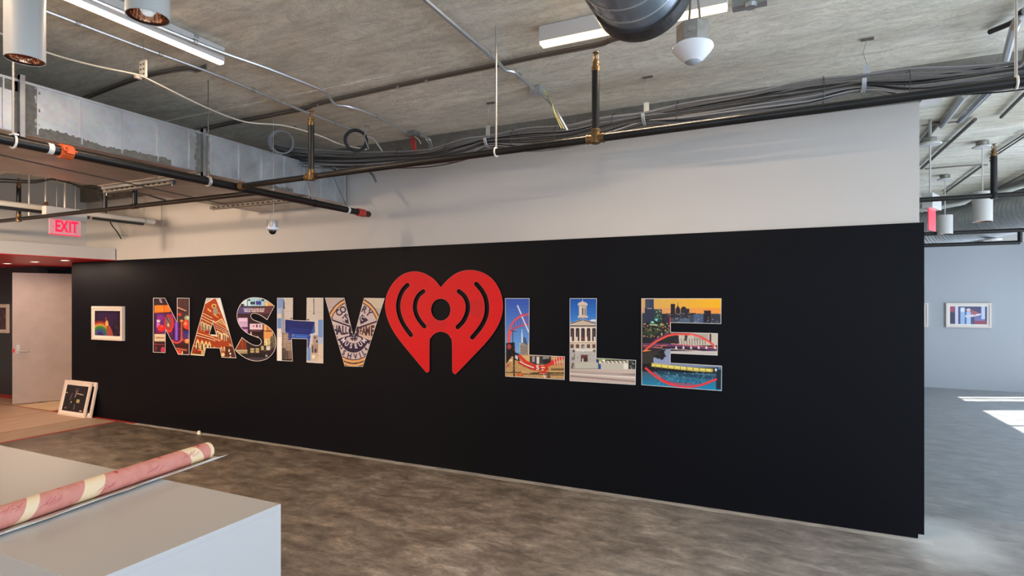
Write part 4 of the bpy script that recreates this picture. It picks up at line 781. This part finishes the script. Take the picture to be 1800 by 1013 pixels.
# ------------------------------------------------------------------ exit sign
def exit_sign(label, p0, yaw, L_, hh, lettered=True, drop=.0):
    r = thing('exit_sign', label, 'sign', p0, 'exit signs'); p0 = Vector(p0); d = Vector((math.cos(yaw), math.sin(yaw), 0)); n = Vector((d.y, -d.x, 0))
    def B(mb, s0, s1, n0, n1, z0, z1):
        vs = [p0 + d*s_ + n*q + Vector((0,0,z)) for z in (z0, z1) for (s_, q) in ((s0,n0),(s1,n0),(s1,n1),(s0,n1))]; return mb.add(vs, [(0,3,2,1),(4,5,6,7),(0,1,5,4),(1,2,6,5),(2,3,7,6),(3,0,4,7)])
    link('canopy', B(MB(), -L_/2, L_/2, -.04, .04, 0, hh), M['housing'], r, bevel=.004)
    pn = link('panel', B(MB(), -L_*.38, L_*.38, -.004, .004, -hh*(1.32 if lettered else 1.5), 0), M['exitp' if lettered else 'exitr'], r)
    if lettered: link('panel_edge', B(MB(), -L_*.38, L_*.38, -.0055, .0055, -hh*1.36, -hh*1.28), M['exit'], r)
    if lettered:
        mb = MB()
        for i, (chh) in enumerate('EXIT'):
            for tri in glyphs(chh, .035):
                cx_ = (-.165, -.05, .055, .14)[i]*L_*1.35 + L_*.035
                q = [p0 + d*(gx*hh*.80+cx_) + n*.0062 + Vector((0,0,gy*hh*1.35-hh*.64)) for gx, gy in tri]; mb.add(q, [(0,1,2)])
        link('exit_lettering', mb, M['exit'], pn, fix=False)
        mb = MB(); q = [p0 - d*L_*.28 + n*.006 + Vector((0,0,-hh*.60)), p0 - d*L_*.33 + n*.006 + Vector((0,0,-hh*.66)), p0 - d*L_*.28 + n*.006 + Vector((0,0,-hh*.72))]; mb.add(q, [(0,1,2)]); link('arrow_mark', mb, mat('faint_red_mark', (.75,.2,.3), .4), pn, fix=False)
    return r
ya = P(77, 380, x=-7.0); yb = P(150, 385, x=-7.0)
es = exit_sign('red EXIT sign hanging from a white canopy above the door', (-7.0, (ya.y+yb.y)/2, 2.555), math.pi/2, yb.y-ya.y, .125)
for f_ in (.3, .75): 
    y_ = ya.y+(yb.y-ya.y)*f_; link('hanger_rod', MB().tube([(-7.0, y_, 2.68), (-7.0, y_, H-.01)], .004, 6), M['rod'], es)

# ------------------------------------------------------------------ conduits and cables
def conduit(label, pts, r, m, straps=(), cat='conduit', name='conduit', extra=None, group=None):
    mb = MB().tube(pts, r, 8)
    if not straps:
        return tag(link(name, mb, m, smooth=True), label, cat, group)
    root = thing(name, label, cat, Vector(pts[0]), group); link('tube', mb, m, root, smooth=True)
    for (p_, d_) in straps: link('strap', MB().tube([Vector(p_)-Vector(d_)*.012, Vector(p_)+Vector(d_)*.012], r*1.5, 8), M['rod'], root)
    return root
ZC = H-.022
zc = lambda pts, z=ZC: [P(x, y, z=z) for x, y in pts]
def cd(label, pxs, r, m, sp=(), z=ZC, k=5):
    pts = smooth_path(zc(pxs, z), k) if k else zc(pxs, z)
    st = []
    for px in sp:
        i = min(range(len(pts)-1), key=lambda j: abs(CX + F*((pts[j].x*CYW+pts[j].y*SY)/(-pts[j].x*SY+pts[j].y*CYW)) - px)); d_ = (pts[i+1]-pts[i]).normalized(); st.append((pts[i], d_))
    return conduit(label, pts, r, m, st)
cd('steel conduit beside the pink lit fixture, crossing the dark pair', [(-60,-34),(82,20),(240,80),(355,122),(445,158),(520,190),(620,228)], .011, M['steel'], (120,300,447,500,590), z=H-.047, k=3)
cd('steel conduit above the pink fixture, kinked over the dark pair', [(60,-45),(165,0),(290,52),(390,92),(470,120),(560,156),(575,166),(590,184),(612,187),(660,204),(714,233)], .012, M['steel'], (230,340,660), z=H-.063, k=4)
cd('steel conduit at upper middle, ending at a junction box', [(700,-42),(748,0),(820,62),(870,104),(888,123),(905,128),(938,156)], .014, M['steel'], (860,912), z=H-.05, k=4)
for dy, nm in ((0, 'upper'), (4.5, 'lower')):
    cd('dark conduit of the twin pair across the ceiling, %s one' % nm, [(330,232+dy),(400,215+dy),(515,193+dy),(545,186+dy),(560,180+dy),(700,148+dy),(850,117+dy),(960,94+dy),(1050,77+dy),(1075,68+dy),(1120,56+dy)], .009, M['dconduit'], (555,720,775) if dy else (), k=3)
    cd('dark conduit near the duct, left of the pink fixture, %s one' % nm, [(140,174+dy),(240,136+dy),(320,119+dy),(345,121+dy),(362,115+dy)], .009, M['dconduit'], (), k=4)
jb = thing('junction_box', 'grey junction box with yellow wires hanging out', 'junction box', P(944,160,z=H-.03)); q = P(944,160,z=H-.03)
link('box_body', MB().box(q-Vector((.045,.045,.025)), q+Vector((.045,.045,.028))), M['galv'], jb, bevel=.003)
link('steel_tail', MB().tube(smooth_path([P(950,163,z=H-.03), P(962,176,z=H-.05), P(977,194,y=3.9), P(997,229,y=3.95)], 5), .010, 8), M['steel'], jb, smooth=True)
for j, o_ in enumerate((0, 4)): link('yellow_wire', MB().tube(smooth_path([P(955,158+o_,z=H-.04), P(964,166+o_,z=H-.06), P(970,182,y=3.85), P(976,198+o_,y=3.85), P(991-o_,226,y=3.85)], 5), .0035, 6), M['ycable'], jb)
bx2 = thing('junction_box', 'small open box with red wires hanging out', 'junction box', P(724,236,z=H-.03)); q = P(726,237,z=H-.03)
link('box_body', MB().box(q-Vector((.05,.05,.02)), q+Vector((.05,.05,.028))), M['galv2'], bx2)
for j in range(4): link('red_wire', MB().tube(smooth_path([q+Vector((.0,0,-.02)), q+Vector((-.02+.015*j,-.01,-.07)), q+Vector((.0+.01*j,0,-.13)), q+Vector((.01*j,-.01,-.17-.02*j))], 4), .006, 6), M['redw'], bx2)
link('cream_wire', MB().tube(smooth_path([q+Vector((.02,0,-.02)), q+Vector((.07,0,-.06)), q+Vector((.09,0,-.10))], 4), .005, 6), M['wcable'], bx2)
for j in (0, 1): link('steel_tail', MB().tube(smooth_path([P(738+j*4,239+j,z=H-.03), P(748+j*5,243,y=4.15), P(754+j*4,252,y=4.2), P(756+j*3,264,y=4.25)], 4), .009, 8), M['steel'], bx2, smooth=True)
# cream cable slung from the left
cpts = [P(-60,28,z=3.2), P(8,62,z=3.19), P(82,92,z=3.17), P(160,114,z=3.12), P(240,131,z=3.085), P(262,140,z=3.08), P(360,188,z=3.10), P(430,214,z=3.12), P(500,221,z=3.14), P(560,238,z=3.14), P(600,254,z=3.12), P(645,263,z=3.10)]
conduit('cream cable sagging from the left, past the hung bracket', smooth_path(cpts, 6), .0055, M['wcable'], cat='cable', name='cable')
hb_ = thing('hung_bracket', 'small perforated beige bracket hung on a wire, upper left', 'bracket', P(252,121,z=3.14)); q = P(252,121,z=3.14)
link('plate', MB().box(q-Vector((.030,.006,.055)), q+Vector((.030,.006,.05))), M['wcable'], hb_); link('fold', MB().box(q-Vector((.046,.03,.06)), q+Vector((-.026,.008,-.038))), M['wcable'], hb_)
k = MB(); [k.box(q+Vector((x,-.0072,z)), q+Vector((x+.01,-.0058,z+.01))) for x in (-.02,.008) for z in (-.04,-.01,.02)]; k_ = link('holes', k, M['cable2'], hb_); k_['kind'] = 'stuff'
link('hanging_wire', MB().tube([q+Vector((0,0,.05)), Vector((q.x,q.y,H-.004))], .0025, 6), M['rod'], hb_)
# cable bundle
cb = thing('cable_bundle', 'long sagging bundle of grey data cables along the beam', 'cable bundle', P(1000,240,y=4.2))
ctr = [(480,268,4.15),(520,276,4.2),(580,280,4.25),(640,281,4.28),(700,279,4.28),(760,276,4.25),(820,262,4.2),(862,249,4.2),(930,246,4.2),(1000,240,4.2),(1060,226,4.2),(1132,208,4.2),(1200,199,4.2),(1320,181,4.2),(1420,164,4.2),(1515,147,4.18),(1600,148,4.15),(1700,140,4.1),(1790,129,4.05),(1900,112,4.0)]
nC = 22
for j in range(nC):
    ph = R_(0, 6.28); row = (j/(nC-1)-.5)
    pts = []
    for i, (px, py, y) in enumerate(ctr):
        tight = .55 if px in (862,1132,1515) else 1.0; spread = (.075 if px < 800 else (.085 if px < 1000 else .075))*tight
        p_ = P(px, py, y=y); p_.z += row*spread*2*(1-.0*i) - .012*math.sin(i*.9+ph)*tight; p_.y += .05*math.sin(j*2.4)*tight + .015*math.sin(i*1.3+ph); pts.append(p_)
    link('cable', MB().tube(smooth_path(pts, 4), .0048 if j % 4 else .0062, 6), (M['cable'], M['cable2'], M['cable3'])[(j*7) % 3], cb, smooth=True)
for px in (632, 705, 790, 905, 980, 1080, 1192, 1447, 1595):
    i = max(k for k in range(len(ctr)-1) if ctr[k][0] <= px); f_ = (px-ctr[i][0])/(ctr[i+1][0]-ctr[i][0]); py = ctr[i][1]*(1-f_)+ctr[i+1][1]*f_; y = ctr[i][2]*(1-f_)+ctr[i+1][2]*f_
    q = P(px, py, y=y); link('cable_tie', MB().ring(q, .085, .0025, (1,0,0), 24, 5), M['cable2'], cb)
def jhook(px, py, ptop, y, lb, wire):
    q = P(px, py, y=y); t = P(px+1, ptop, y=y); r = thing('cable_hook', lb, 'hook', t, 'hooks carrying the cable bundle')
    link('strap_plate', MB().box((q.x-.010+.03*wire, y-.022, q.z+.02), (q.x+.028+.03*wire, y-.018, t.z)), M['galv'], r)
    cc = MB(); pts = [Vector((q.x, y+.062*math.cos(a)-.0, q.z+.01-.062*math.sin(a))) for a in np.linspace(math.pi, 0, 12)]
    for dx in (.004, .012, .020): cc.tube([p_+Vector((dx-.012+.0,0,0)) for p_ in pts], .005, 6)
    link('curved_cradle', cc, M['galv'], r, smooth=True)
    top = P(wire_px, wire_py, z=H-.004) if False else Vector((t.x+.02, y, H-.004))
    link('hanging_wire', MB().tube([Vector((q.x+.01+.03*wire, y-.02, t.z)), Vector((t.x-.005, y-.01, (t.z+H)/2)), top], .0022, 6), M['rod'], r)
    link('anchor_clip', MB().box(top-Vector((.035,.01,.008)), top+Vector((.035,.01,.004))), M['dconduit'], r)
jhook(1133, 206, 182, 4.2, 'cable hook just right of the brass sprinkler riser', .3); jhook(1517, 146, 117, 4.17, 'cable hook at the upper right above the white wall', .3); jhook(858, 248, 222, 4.2, 'cable hook behind the thin rod, middle of the bundle', 0)
# coils
def coil(label, px, py, y, R, m, n, r=.006, ax=(-.62,.78,.12)):
    o = MB(); q = P(px, py, y=y)
    for j in range(n): o.ring(q+Vector((R_(-.004,.004), R_(-.012,.012), R_(-.004,.004))), R+R_(-.008,.008), r, Vector(ax)+Vector((R_(-.08,.08),0,R_(-.08,.08))), 32, 6)
    return tag(link('cable_coil', o, m, smooth=True), label, 'cable coil')
coil('coil of black cable hung at the cable bundle', 625, 247, 4.1, .092, M['cable2'], 6); coil('looser grey cable coil above the rectangular duct', 495, 250, 3.95, .104, M['cable3'], 4, .0045)
tag(link('cable_clamp', MB().tube([P(646,222,y=4.1), P(640,240,y=4.12), P(648,262,y=4.12)], .007, 8).tube(smooth_path([P(645,240,y=4.12), P(655,243,y=4.15), P(664,254,y=4.2), P(672,266,y=4.25)], 4), .009, 8).tube([P(642,222,y=4.1), P(650,224,y=4.1)], .012, 8), M['rod']), 'metal clamp and bent tube beside the black coil', 'clamp')
tag(link('flex_tail', MB().tube(smooth_path([P(650,303,y=4.75), P(656,309,y=4.7), P(661,320,y=4.68)], 4), .012, 8), M['galv2'], smooth=True), 'short bent conduit tail on the white wall top', 'conduit')
tag(link('brace_rod', MB().tube([P(568,284,y=4.5), P(585,292,y=4.5), P(604,305,y=4.5)], .010, 8).tube([P(528,277,y=4.4), P(534,287,y=4.4)], .014, 6), M['galv2']), 'slanting conduit stub between duct end and bundle', 'conduit')
qs = P(519, 221, y=4.0); cl = thing('beam_clamp', 'small silver barrel clamp hung below the conduits', 'clamp', qs)
link('barrel', MB().lathe([(.0,-.028),(.018,-.028),(.018,.022),(.012,.024),(.012,.03),(0,.03)], qs, 14, 'x', False), M['rod'], cl, smooth=True); link('hanging_wire', MB().tube([qs, qs+Vector((-.012,0,.09)), Vector((qs.x-.01, qs.y, H-.006))], .004, 6).tube([qs+Vector((.02,0,0)), qs+Vector((.01,0,.1))], .003, 6), M['rod'], cl)
# dome camera
q = P(479, 400, y=3.72); dc = thing('dome_camera', 'small silver and white dome camera hung on a thin wire', 'camera', q)
link('housing', MB().lathe([(0,.062),(.045,.062),(.047,.058),(.047,.004),(.052,.002),(.052,.0)], q, 20, caps=False), M['sil'], dc, smooth=True)
link('ring', MB().lathe([(.052,.0),(.054,-.004),(.053,-.022),(.034,-.028),(.0,-.028)], q, 20, caps=False), M['sensor'], dc, smooth=True)
link('dome', MB().lathe([(.032,-.027),(.031,-.04),(.024,-.054),(.012,-.062),(0,-.064)], q, 18, caps=False), M['blk'], dc, smooth=True)
link('hanging_wire', MB().tube(smooth_path([q+Vector((0,0,.06)), q+Vector((-.035,0,.085)), q+Vector((-.02,0,.105)), q+Vector((.012,0,.14)), q+Vector((.012,0,.22)), Vector((q.x+.008, q.y, H-.005))], 4), .0028, 6), M['rod'], dc)
# black cables behind the duct, left
for j, pts in enumerate(([(-40,322),(0,320),(60,321),(110,312),(160,322),(215,330)], [(-40,316),(0,315),(50,318),(95,316),(150,330),(200,345)], [(120,320),(150,333),(190,330),(240,338),(290,352)])):
    conduit(('black cable draped behind the duct, reaching the left frame edge', 'second black cable draped just over the first at left', 'black cable crossing to the wall behind the duct')[j], smooth_path([P(x, y, y=(3.4, 3.62, 3.84)[j]) for x, y in pts], 5), .009, M['cable2'], cat='cable', name='cable')
conduit('black flex drop ending in bare wires on the left wall', smooth_path([P(178,330,y=4.7), P(183,350,y=4.7), P(186,372,y=4.7), P(196,395,y=4.75), P(206,408,y=4.8), P(213,420,y=4.82)], 5), .008, M['cable2'], cat='cable', name='cable')
conduit('thin bare wire stub at the end of the black flex drop', [P(207,413,y=4.84), P(223,415,y=4.84), P(223,418,y=4.84)], .005, M['rod'], cat='wire', name='wire')
conduit('thin dark conduit crossing in front of the duct underside', [P(-20,268,z=2.66), P(150,306,z=2.66), P(400,360,z=2.66), P(520,382,z=2.66)][:3], .005, M['dconduit'])
conduit('thin looping cable on the wall behind the exit sign', smooth_path([P(70,325,y=4.6), P(98,330,y=4.6), P(101,347,y=4.6), P(92,356,y=4.6), P(68,348,y=4.6)], 5), .004, M['cable'], cat='cable', name='cable')
conduit('bunched black hose hanging left of the branch riser', smooth_path([P(172,330,y=4.4), P(174,346,y=4.4), P(184,356,y=4.4), P(186,338,y=4.4), P(186,330,y=4.4)], 5), .012, M['cable'], cat='cable', name='cable')
# ------------------------------------------------------------------ lamps
def area(loc, sx, sy, e, col, rot=(0,0,0), spread=None):
    ld = bpy.data.lights.new('lamp_light', 'AREA'); ld.shape = 'RECTANGLE'; ld.size = sx; ld.size_y = sy; ld.energy = e; ld.color = col
    lo = bpy.data.objects.new('lamp_light', ld); COL.objects.link(lo); lo.location = loc; lo.rotation_euler = rot; return lo
WARM = (1, .73, .50)
def strip(label, x0, x1, y0, y1, e, lens, H=H):
    z0 = H-.105; r = thing('linear_light', label, 'ceiling light', ((x0+x1)/2, (y0+y1)/2, H), 'linear ceiling lights')
    link('housing', MB().box((x0, y0, z0+.012), (x1, y1, H-.002)), M['housing'], r, bevel=.002)
    link('lit_lens', MB().box((x0+.004, y0+.004, z0-.004), (x1-.004, y1-.004, z0+.012)), lens, r)
    for yy in ((y0+.2, y1-.2) if y1-y0 > .5 else ()): link('mounting_clip', MB().box((x0-.006, yy-.015, H-.02), (x1+.006, yy+.015, H-.001)), M['rod'], r)
    l = area(((x0+x1)/2, (y0+y1)/2, z0-.008), x1-x0, y1-y0, e, WARM); return r
strip('lit pinkish linear light at the upper left', -3.30, -3.253, .2, 2.55, 20, M['led2'])
strip('lit warm linear light passing behind the round duct', -1.30, -.245, 3.145, 3.215, 26, M['led'])
strip('unseen linear fill light added to warm the left side', -6.6, -6.53, -3.6, .3, 190, M['led2'], 2.75)  # this strip and the next are added out of view to light the left
strip('unseen linear fill light added above the left entry', -7.95, -7.88, -3.5, .4, 150, M['led2'], 2.75)
for (lx, ly, tx, ty, tz, e, lb) in ((-6.2, -.6, -7.6, 4.9, 2.9, 58, 'unseen fill lamp added to brighten the left wall'), (-6.6, -1.0, -4.5, 4.9, 1.6, 24, 'unseen fill lamp added to brighten the lettering'), (-6.0, .2, -9.2, 3.6, 2.7, 110, 'unseen fill lamp added to brighten the bulkhead')):
    p_ = Vector((lx, ly, 2.5)); dr_ = (Vector((tx, ty, tz))-p_).normalized(); r = thing('fill_lamp', lb, 'ceiling light', (lx, ly, H), 'added fill lamps')  # lamps added out of view to brighten left walls and lettering
    link('head', MB().tube([p_-dr_*.22, p_-dr_*.01], .17, 20), M['housing'], r); link('stem', MB().tube([p_-dr_*.1, (lx, ly, H)], .012, 8), M['housing'], r)
    link('lit_lens', MB().tube([p_-dr_*.01, p_-dr_*.005], .15, 20), M['spot'], r)
    area(p_, .26, .26, e, WARM, dr_.to_track_quat('-Z', 'Y').to_euler())
# bracket at the end of the warm light
q = P(1305, 8, z=H-.06); tag(link('bracket', MB().box(q-Vector((.05,.03,.02)), q+Vector((.12,.03,.055))).lathe([(.03,-.03),(.035,-.01),(.03,0)], q+Vector((.04,-.03,-.01)), 12), M['galv2']), 'dull metal bracket at the right end of the warm light', 'bracket')
# recessed soffit downlights
for px, py, lb in ((13,463,'recessed downlight nearest the left frame edge in red soffit'), (61,460,'middle recessed downlight in the red soffit'), (114,457.5,'recessed downlight in red soffit nearest the black wall')):
    q = P(px, py, z=2.235); r = thing('recessed_downlight', lb, 'ceiling light', q, 'downlights in the red soffit')
    link('trim_ring', MB().ring(q-Vector((0,0,.002)), .055, .006, (0,0,1), 20, 6), M['housing'], r); link('lit_lens', MB().lathe([(.048,-.004),(.048,-.0005)], q, 18), M['spot'], r)
    area(q-Vector((0,0,.008)), .09, .09, 8, (1,.74,.56))
# pendants
def pendant(label, cx_, cy_, z0, h_, r, cord_to=H, bulb=False, m='pend'):
    root = thing('cylinder_pendant', label, 'pendant light', (cx_, cy_, z0+h_), 'cylinder pendant lights'); c3 = (cx_, cy_, z0)
    link('shade', MB().lathe([(r-.004, .004),(r-.003,0),(r,.0),(r,.003),(r,h_-.003),(r-.003,h_),(.0,h_)], c3, 40, caps=False), M[m], root, smooth=True)
    link('inner_rim', MB().lathe([(r-.002,.0005),(r-.013,.010),(r-.012,.03)], c3, 40, caps=False), M['rim'], root, smooth=True)
    link('reflector', MB().lathe([(r-.013,.009),(r-.018,.04),(r-.03,.08),(.02,.105),(0,.106)], c3, 24, caps=False), M['copper'], root)
    if bulb: link('bulb', MB().lathe([(0,.008),(.018,.012),(.028,.028),(.030,.045),(.02,.07),(.014,.10)], c3, 20, caps=False), M['bulb'], root, smooth=True)
    if cord_to - (z0+h_) > .02:
        if m != 'pend': link('canopy_cup', MB().lathe([(0,-.05),(.05,-.05),(.055,-.04),(.055,-.004)], (cx_, cy_, cord_to), 18, caps=False), M['jbox'], root, smooth=True); cord_to -= .05
        link('cord', MB().tube([(cx_, cy_, z0+h_), (cx_, cy_, cord_to)], .004 if m == 'pend' else .006, 8), M['housing'], root)
        link('ceiling_canopy', MB().lathe([(.05,-.03),(.055,-.025),(.055,-.001)] if m == 'pend' else [(0,-.022),(.085,-.018),(.09,-.008),(.08,-.001)], (cx_, cy_, cord_to), 20), M['housing'], root)
    return root
q = P(44, 106, z=2.805); pendant('pale grey cylinder pendant at the left frame edge', q.x, q.y, 2.805, .33, .076)
q = P(260, 31, z=2.82); pendant('pale grey cylinder pendant with a visible white bulb', q.x, q.y, 2.82, .33, .077, bulb=True)
q = P(1727, 390, y=7.4); pendant('white cylinder pendant in the right room, nearer one', q.x, q.y, q.z, .31, .083, m='housing')
q = P(1661, 412, y=9.2); pendant('white cylinder pendant in the right room beside exit sign', q.x, q.y, q.z, .25, .085, m='housing')
q = P(1745, 424, y=11.2); r = thing('ceiling_speaker', 'small white dish fitting under the far spiral duct', 'speaker', q); link('dish', MB().lathe([(.0,.0),(.11,.01),(.12,.03),(.05,.05),(.045,.09),(0,.09)], q, 20, caps=False), M['housing'], r, smooth=True); link('rod', MB().tube([q+Vector((0,0,.09)), Vector((q.x,q.y,H-.01))], .007, 6), M['dconduit'], r)
q = P(1635, 256, y=6.3); r = thing('ceiling_canopy_fitting', 'white saucer canopy with a long thin white rod', 'ceiling fitting', q); link('cup', MB().lathe([(.05,.02),(.055,.03),(.05,.07),(0,.075)], q, 20, caps=False), M['jbox'], r, smooth=True); link('saucer', MB().lathe([(0,-.002),(.085,.004),(.09,.012),(.085,.022),(0,.024)], q, 24, caps=False), M['housing'], r, smooth=True); link('white_rod', MB().tube([q, Vector((q.x,q.y,P(1635,346,y=6.3).z))], .007, 8), M['housing'], r); link('stem', MB().tube([q+Vector((0,0,.07)), Vector((q.x,q.y,H-.004))], .012, 8), M['rod'], r)
exit_sign('red exit sign edge-on beyond the end of the wall', (P(1638,370,y=6.3).x, 6.3, P(1638,368,y=6.3).z), math.radians(66), .30, .13, lettered=False)
# round duct and sensor
rdx, rdy, rdz, rr_ = -.51, 2.36, 2.965, .20
rd = thing('round_duct', 'round spiral metal duct with black collar, cropped by the top edge', 'duct', (rdx, rdy-1, rdz+rr_))
link('duct_tube', MB().lathe([(rr_-.006, -2.6),(rr_-.006, -.09)], (rdx, rdy, rdz), 64, 'y', caps=False), M['spiral'], rd, smooth=True)
for k in range(16): link('spiral_seam', MB().ring((rdx, rdy-.09-.105*(k+.8), rdz), rr_-.005, .0035, (.03,1,.0), 56, 5), M['steel'], rd, smooth=True)
link('black_collar', MB().lathe([(rr_-.006,-.10),(rr_+.004,-.098),(rr_+.006,-.05),(rr_+.006,-.01),(rr_+.002,0),(rr_-.02,.0),(rr_-.02,-.02)], (rdx, rdy, rdz), 64, 'y', caps=False), M['rubber'], rd, smooth=True)
link('end_plate', MB().lathe([(0,-.018),(rr_-.018,-.018)], (rdx, rdy, rdz), 48, 'y', caps=False), M['galv2'], rd)
link('side_strap', MB().tube([(rdx-.165, rdy-1.5, rdz-.11), (rdx-.165, rdy-.11, rdz-.11)], .006, 8), M['steel'], rd)
for yy in (rdy-.5, rdy-2): link('hanger_strap', MB().box((rdx-.012, yy-.012, rdz+rr_-.01), (rdx+.012, yy+.012, H-.005)), M['rod'], rd)
q = P(1218, 84, z=2.47); oc = thing('occupancy_sensor', 'white ceiling sensor dome under a grey octagonal box', 'sensor', q)
link('octagon_box', MB().lathe([(0,.008),(.050,.008),(.050,.066),(.046,.070),(0,.07)], q, 8, caps=False), M['jbox'], oc); 
link('knockout', MB().lathe([(0,-.0015),(.011,-.0015),(.012,.0)], q+Vector((-.0,-.0468,.042)), 16, 'y', caps=False), M['jbox'], oc)
link('dome_shell', MB().lathe([(0,.010),(.052,.010),(.060,.004),(.061,-.002),(.055,-.012),(.034,-.036),(.026,-.041),(.024,-.043)], q, 36, caps=False), M['sensor'], oc, smooth=True)
link('sensor_lens', MB().lathe([(.024,-.041),(.021,-.046),(.012,-.050),(0,-.051)], q, 24, caps=False), M['lens'], oc, smooth=True)
for dx in (-.012, .022): link('hanging_wire', MB().tube(smooth_path([q+Vector((dx,0,.07)), q+Vector((dx*.6,0,.16)), q+Vector((-.01,0,.25)), Vector((q.x-.02+dx*.3, q.y, H-.004))], 4), .0035, 6), M['dconduit'] if dx < 0 else M['jbox'], oc)

# ------------------------------------------------------------------ right-hand room, pipes, far duct, conduits
def rpipe(label, p0, p1, y, r, drop=None):
    a = P(*p0, y=y); b = P(*p1, y=y); a.z = b.z = (a.z+b.z)/2; a.x -= 1.2; root = thing('sprinkler_pipe', label, 'pipe', (a+b)/2, 'black pipes in the right-hand room')
    link('pipe_run', MB().tube([a, b+(b-a).normalized()*(0 if drop else 1.2)], r, 12), M['pipe'], root, smooth=True)
    if drop: link('riser', MB().tube([b, (b.x, b.y, P(p1[0], drop, y=y).z)], r, 12), M['pipe'], root, smooth=True)
    return root, a, b
r, a_, b_ = rpipe('black pipe with a tall riser in the right-hand room', (1622,352), (1800,340), 6.1, .022)
q = P(1747, 343, y=6.1); q.z = a_.z; sprinkler(r, q, P(1747, 252, y=6.1).z, .024, 'pipe')
rpipe('black pipe crossing the right room in front of the spiral duct', (1622,412), (1800,404), 9.3, .026); rpipe('lowest black pipe in the right room, elbowed up at its end', (1622,432), (1793,426), 9.35, .026, 404)
fd = thing('spiral_duct', 'large bent spiral silver duct in the right-hand room', 'duct', (3, 11, 2.95))
path = smooth_path([(.4,12.5,2.92),(1.5,12.5,2.93),(2.3,12.3,2.94),(2.8,11.7,2.95),(3.1,10.7,2.96),(3.35,9.5,2.97),(3.6,8.2,2.98)], 22)
link('duct_tube', MB().tube(path, [.29+(.016 if i % 2 == 0 else 0) for i in range(len(path))], 36), M['spiral2'], fd, smooth=False)
for (x, y) in ((1.2,12.5),(3.3,9.7)): link('hanger_strap', MB().box((x-.01,y-.01,2.95),(x+.01,y+.01,H-.005)), M['rod'], fd)
q = P(1770, 412, y=12.9); tag(link('boxed_fitting', MB().box((q.x-.32, 12.95, q.z-.14), (q.x+.25, YF-.002, q.z+.1)), M['housing']), 'pale boxed fitting high on the far wall', 'box')
q = P(1650, 422, y=12.9); tag(link('boxed_duct', MB().box((q.x-.5, 12.85, q.z-.10), (q.x+.35, YF-.002, q.z+.16)), M['galv']), 'silver boxed duct on the far wall beside the black wall end', 'duct')
def rc(label, pxs, r, m, z=H-.03, y=None): return conduit(label, [P(x, yy, z=z) for x, yy in pxs], r, m)
rc('bright steel conduit under the pipe at the wall end', [(1696,168),(1655,222)], .022, M['steel']); rc('dark twin conduit right of the bright conduit', [(1738,160),(1685,214)], .018, M['galv2']); rc('steel conduit alongside the dark twin conduit', [(1746,160),(1690,214)], .010, M['steel'])
rc('dark conduit at the right frame edge, upper one', [(1806,160),(1760,206)], .014, M['dconduit']); rc('long dark conduit running down to the wall end', [(1714,210),(1620,296)], .016, M['dconduit'])
rc('short dark conduit beside the saucer canopy', [(1648,218),(1619,252)], .022, M['dconduit']); rc('thin dark conduit across to the wall end', [(1682,214),(1619,221)], .007, M['dconduit'])
for j in (0, 5): rc('twin thin conduit right of the sprinkler riser, %s' % ('upper' if j == 0 else 'lower'), [(1806,232+j),(1752,267+j),(1740,278+j)], .008, M['dconduit'])
rc('thin conduit from the middle canopy to the wall end', [(1736,290),(1700,291),(1625,297)], .009, M['dconduit']); rc('dark conduit between the two right-room pendants', [(1726,292),(1660,340)], .014, M['dconduit']); rc('dark conduit low over the far spiral duct', [(1806,304),(1740,338),(1664,378)], .012, M['dconduit'], H-.06)
cv_ = P(1779, 30, z=H-.05); conduit('bright large conduit dropping at the upper right corner', smooth_path([P(1812,6,z=H-.05), P(1796,30,z=H-.05), P(1783,48,y=4.0), P(1763,122,y=4.75)], 4), .022, M['steel']); conduit('black flex behind the bright corner conduit', smooth_path([P(1810,12,z=H-.04), P(1792,24,z=H-.04), P(1782,38,z=H-.04), P(1740,56,z=H-.02)], 4), .016, M['cable2'], cat='cable', name='cable'); conduit('dark flex hanging at the right frame edge', smooth_path([P(1806,60,y=4.0), P(1803,90,y=4.0), P(1797,112,y=4.0), P(1787,119,y=4.0)], 4), .010, M['dconduit'], cat='cable', name='cable')
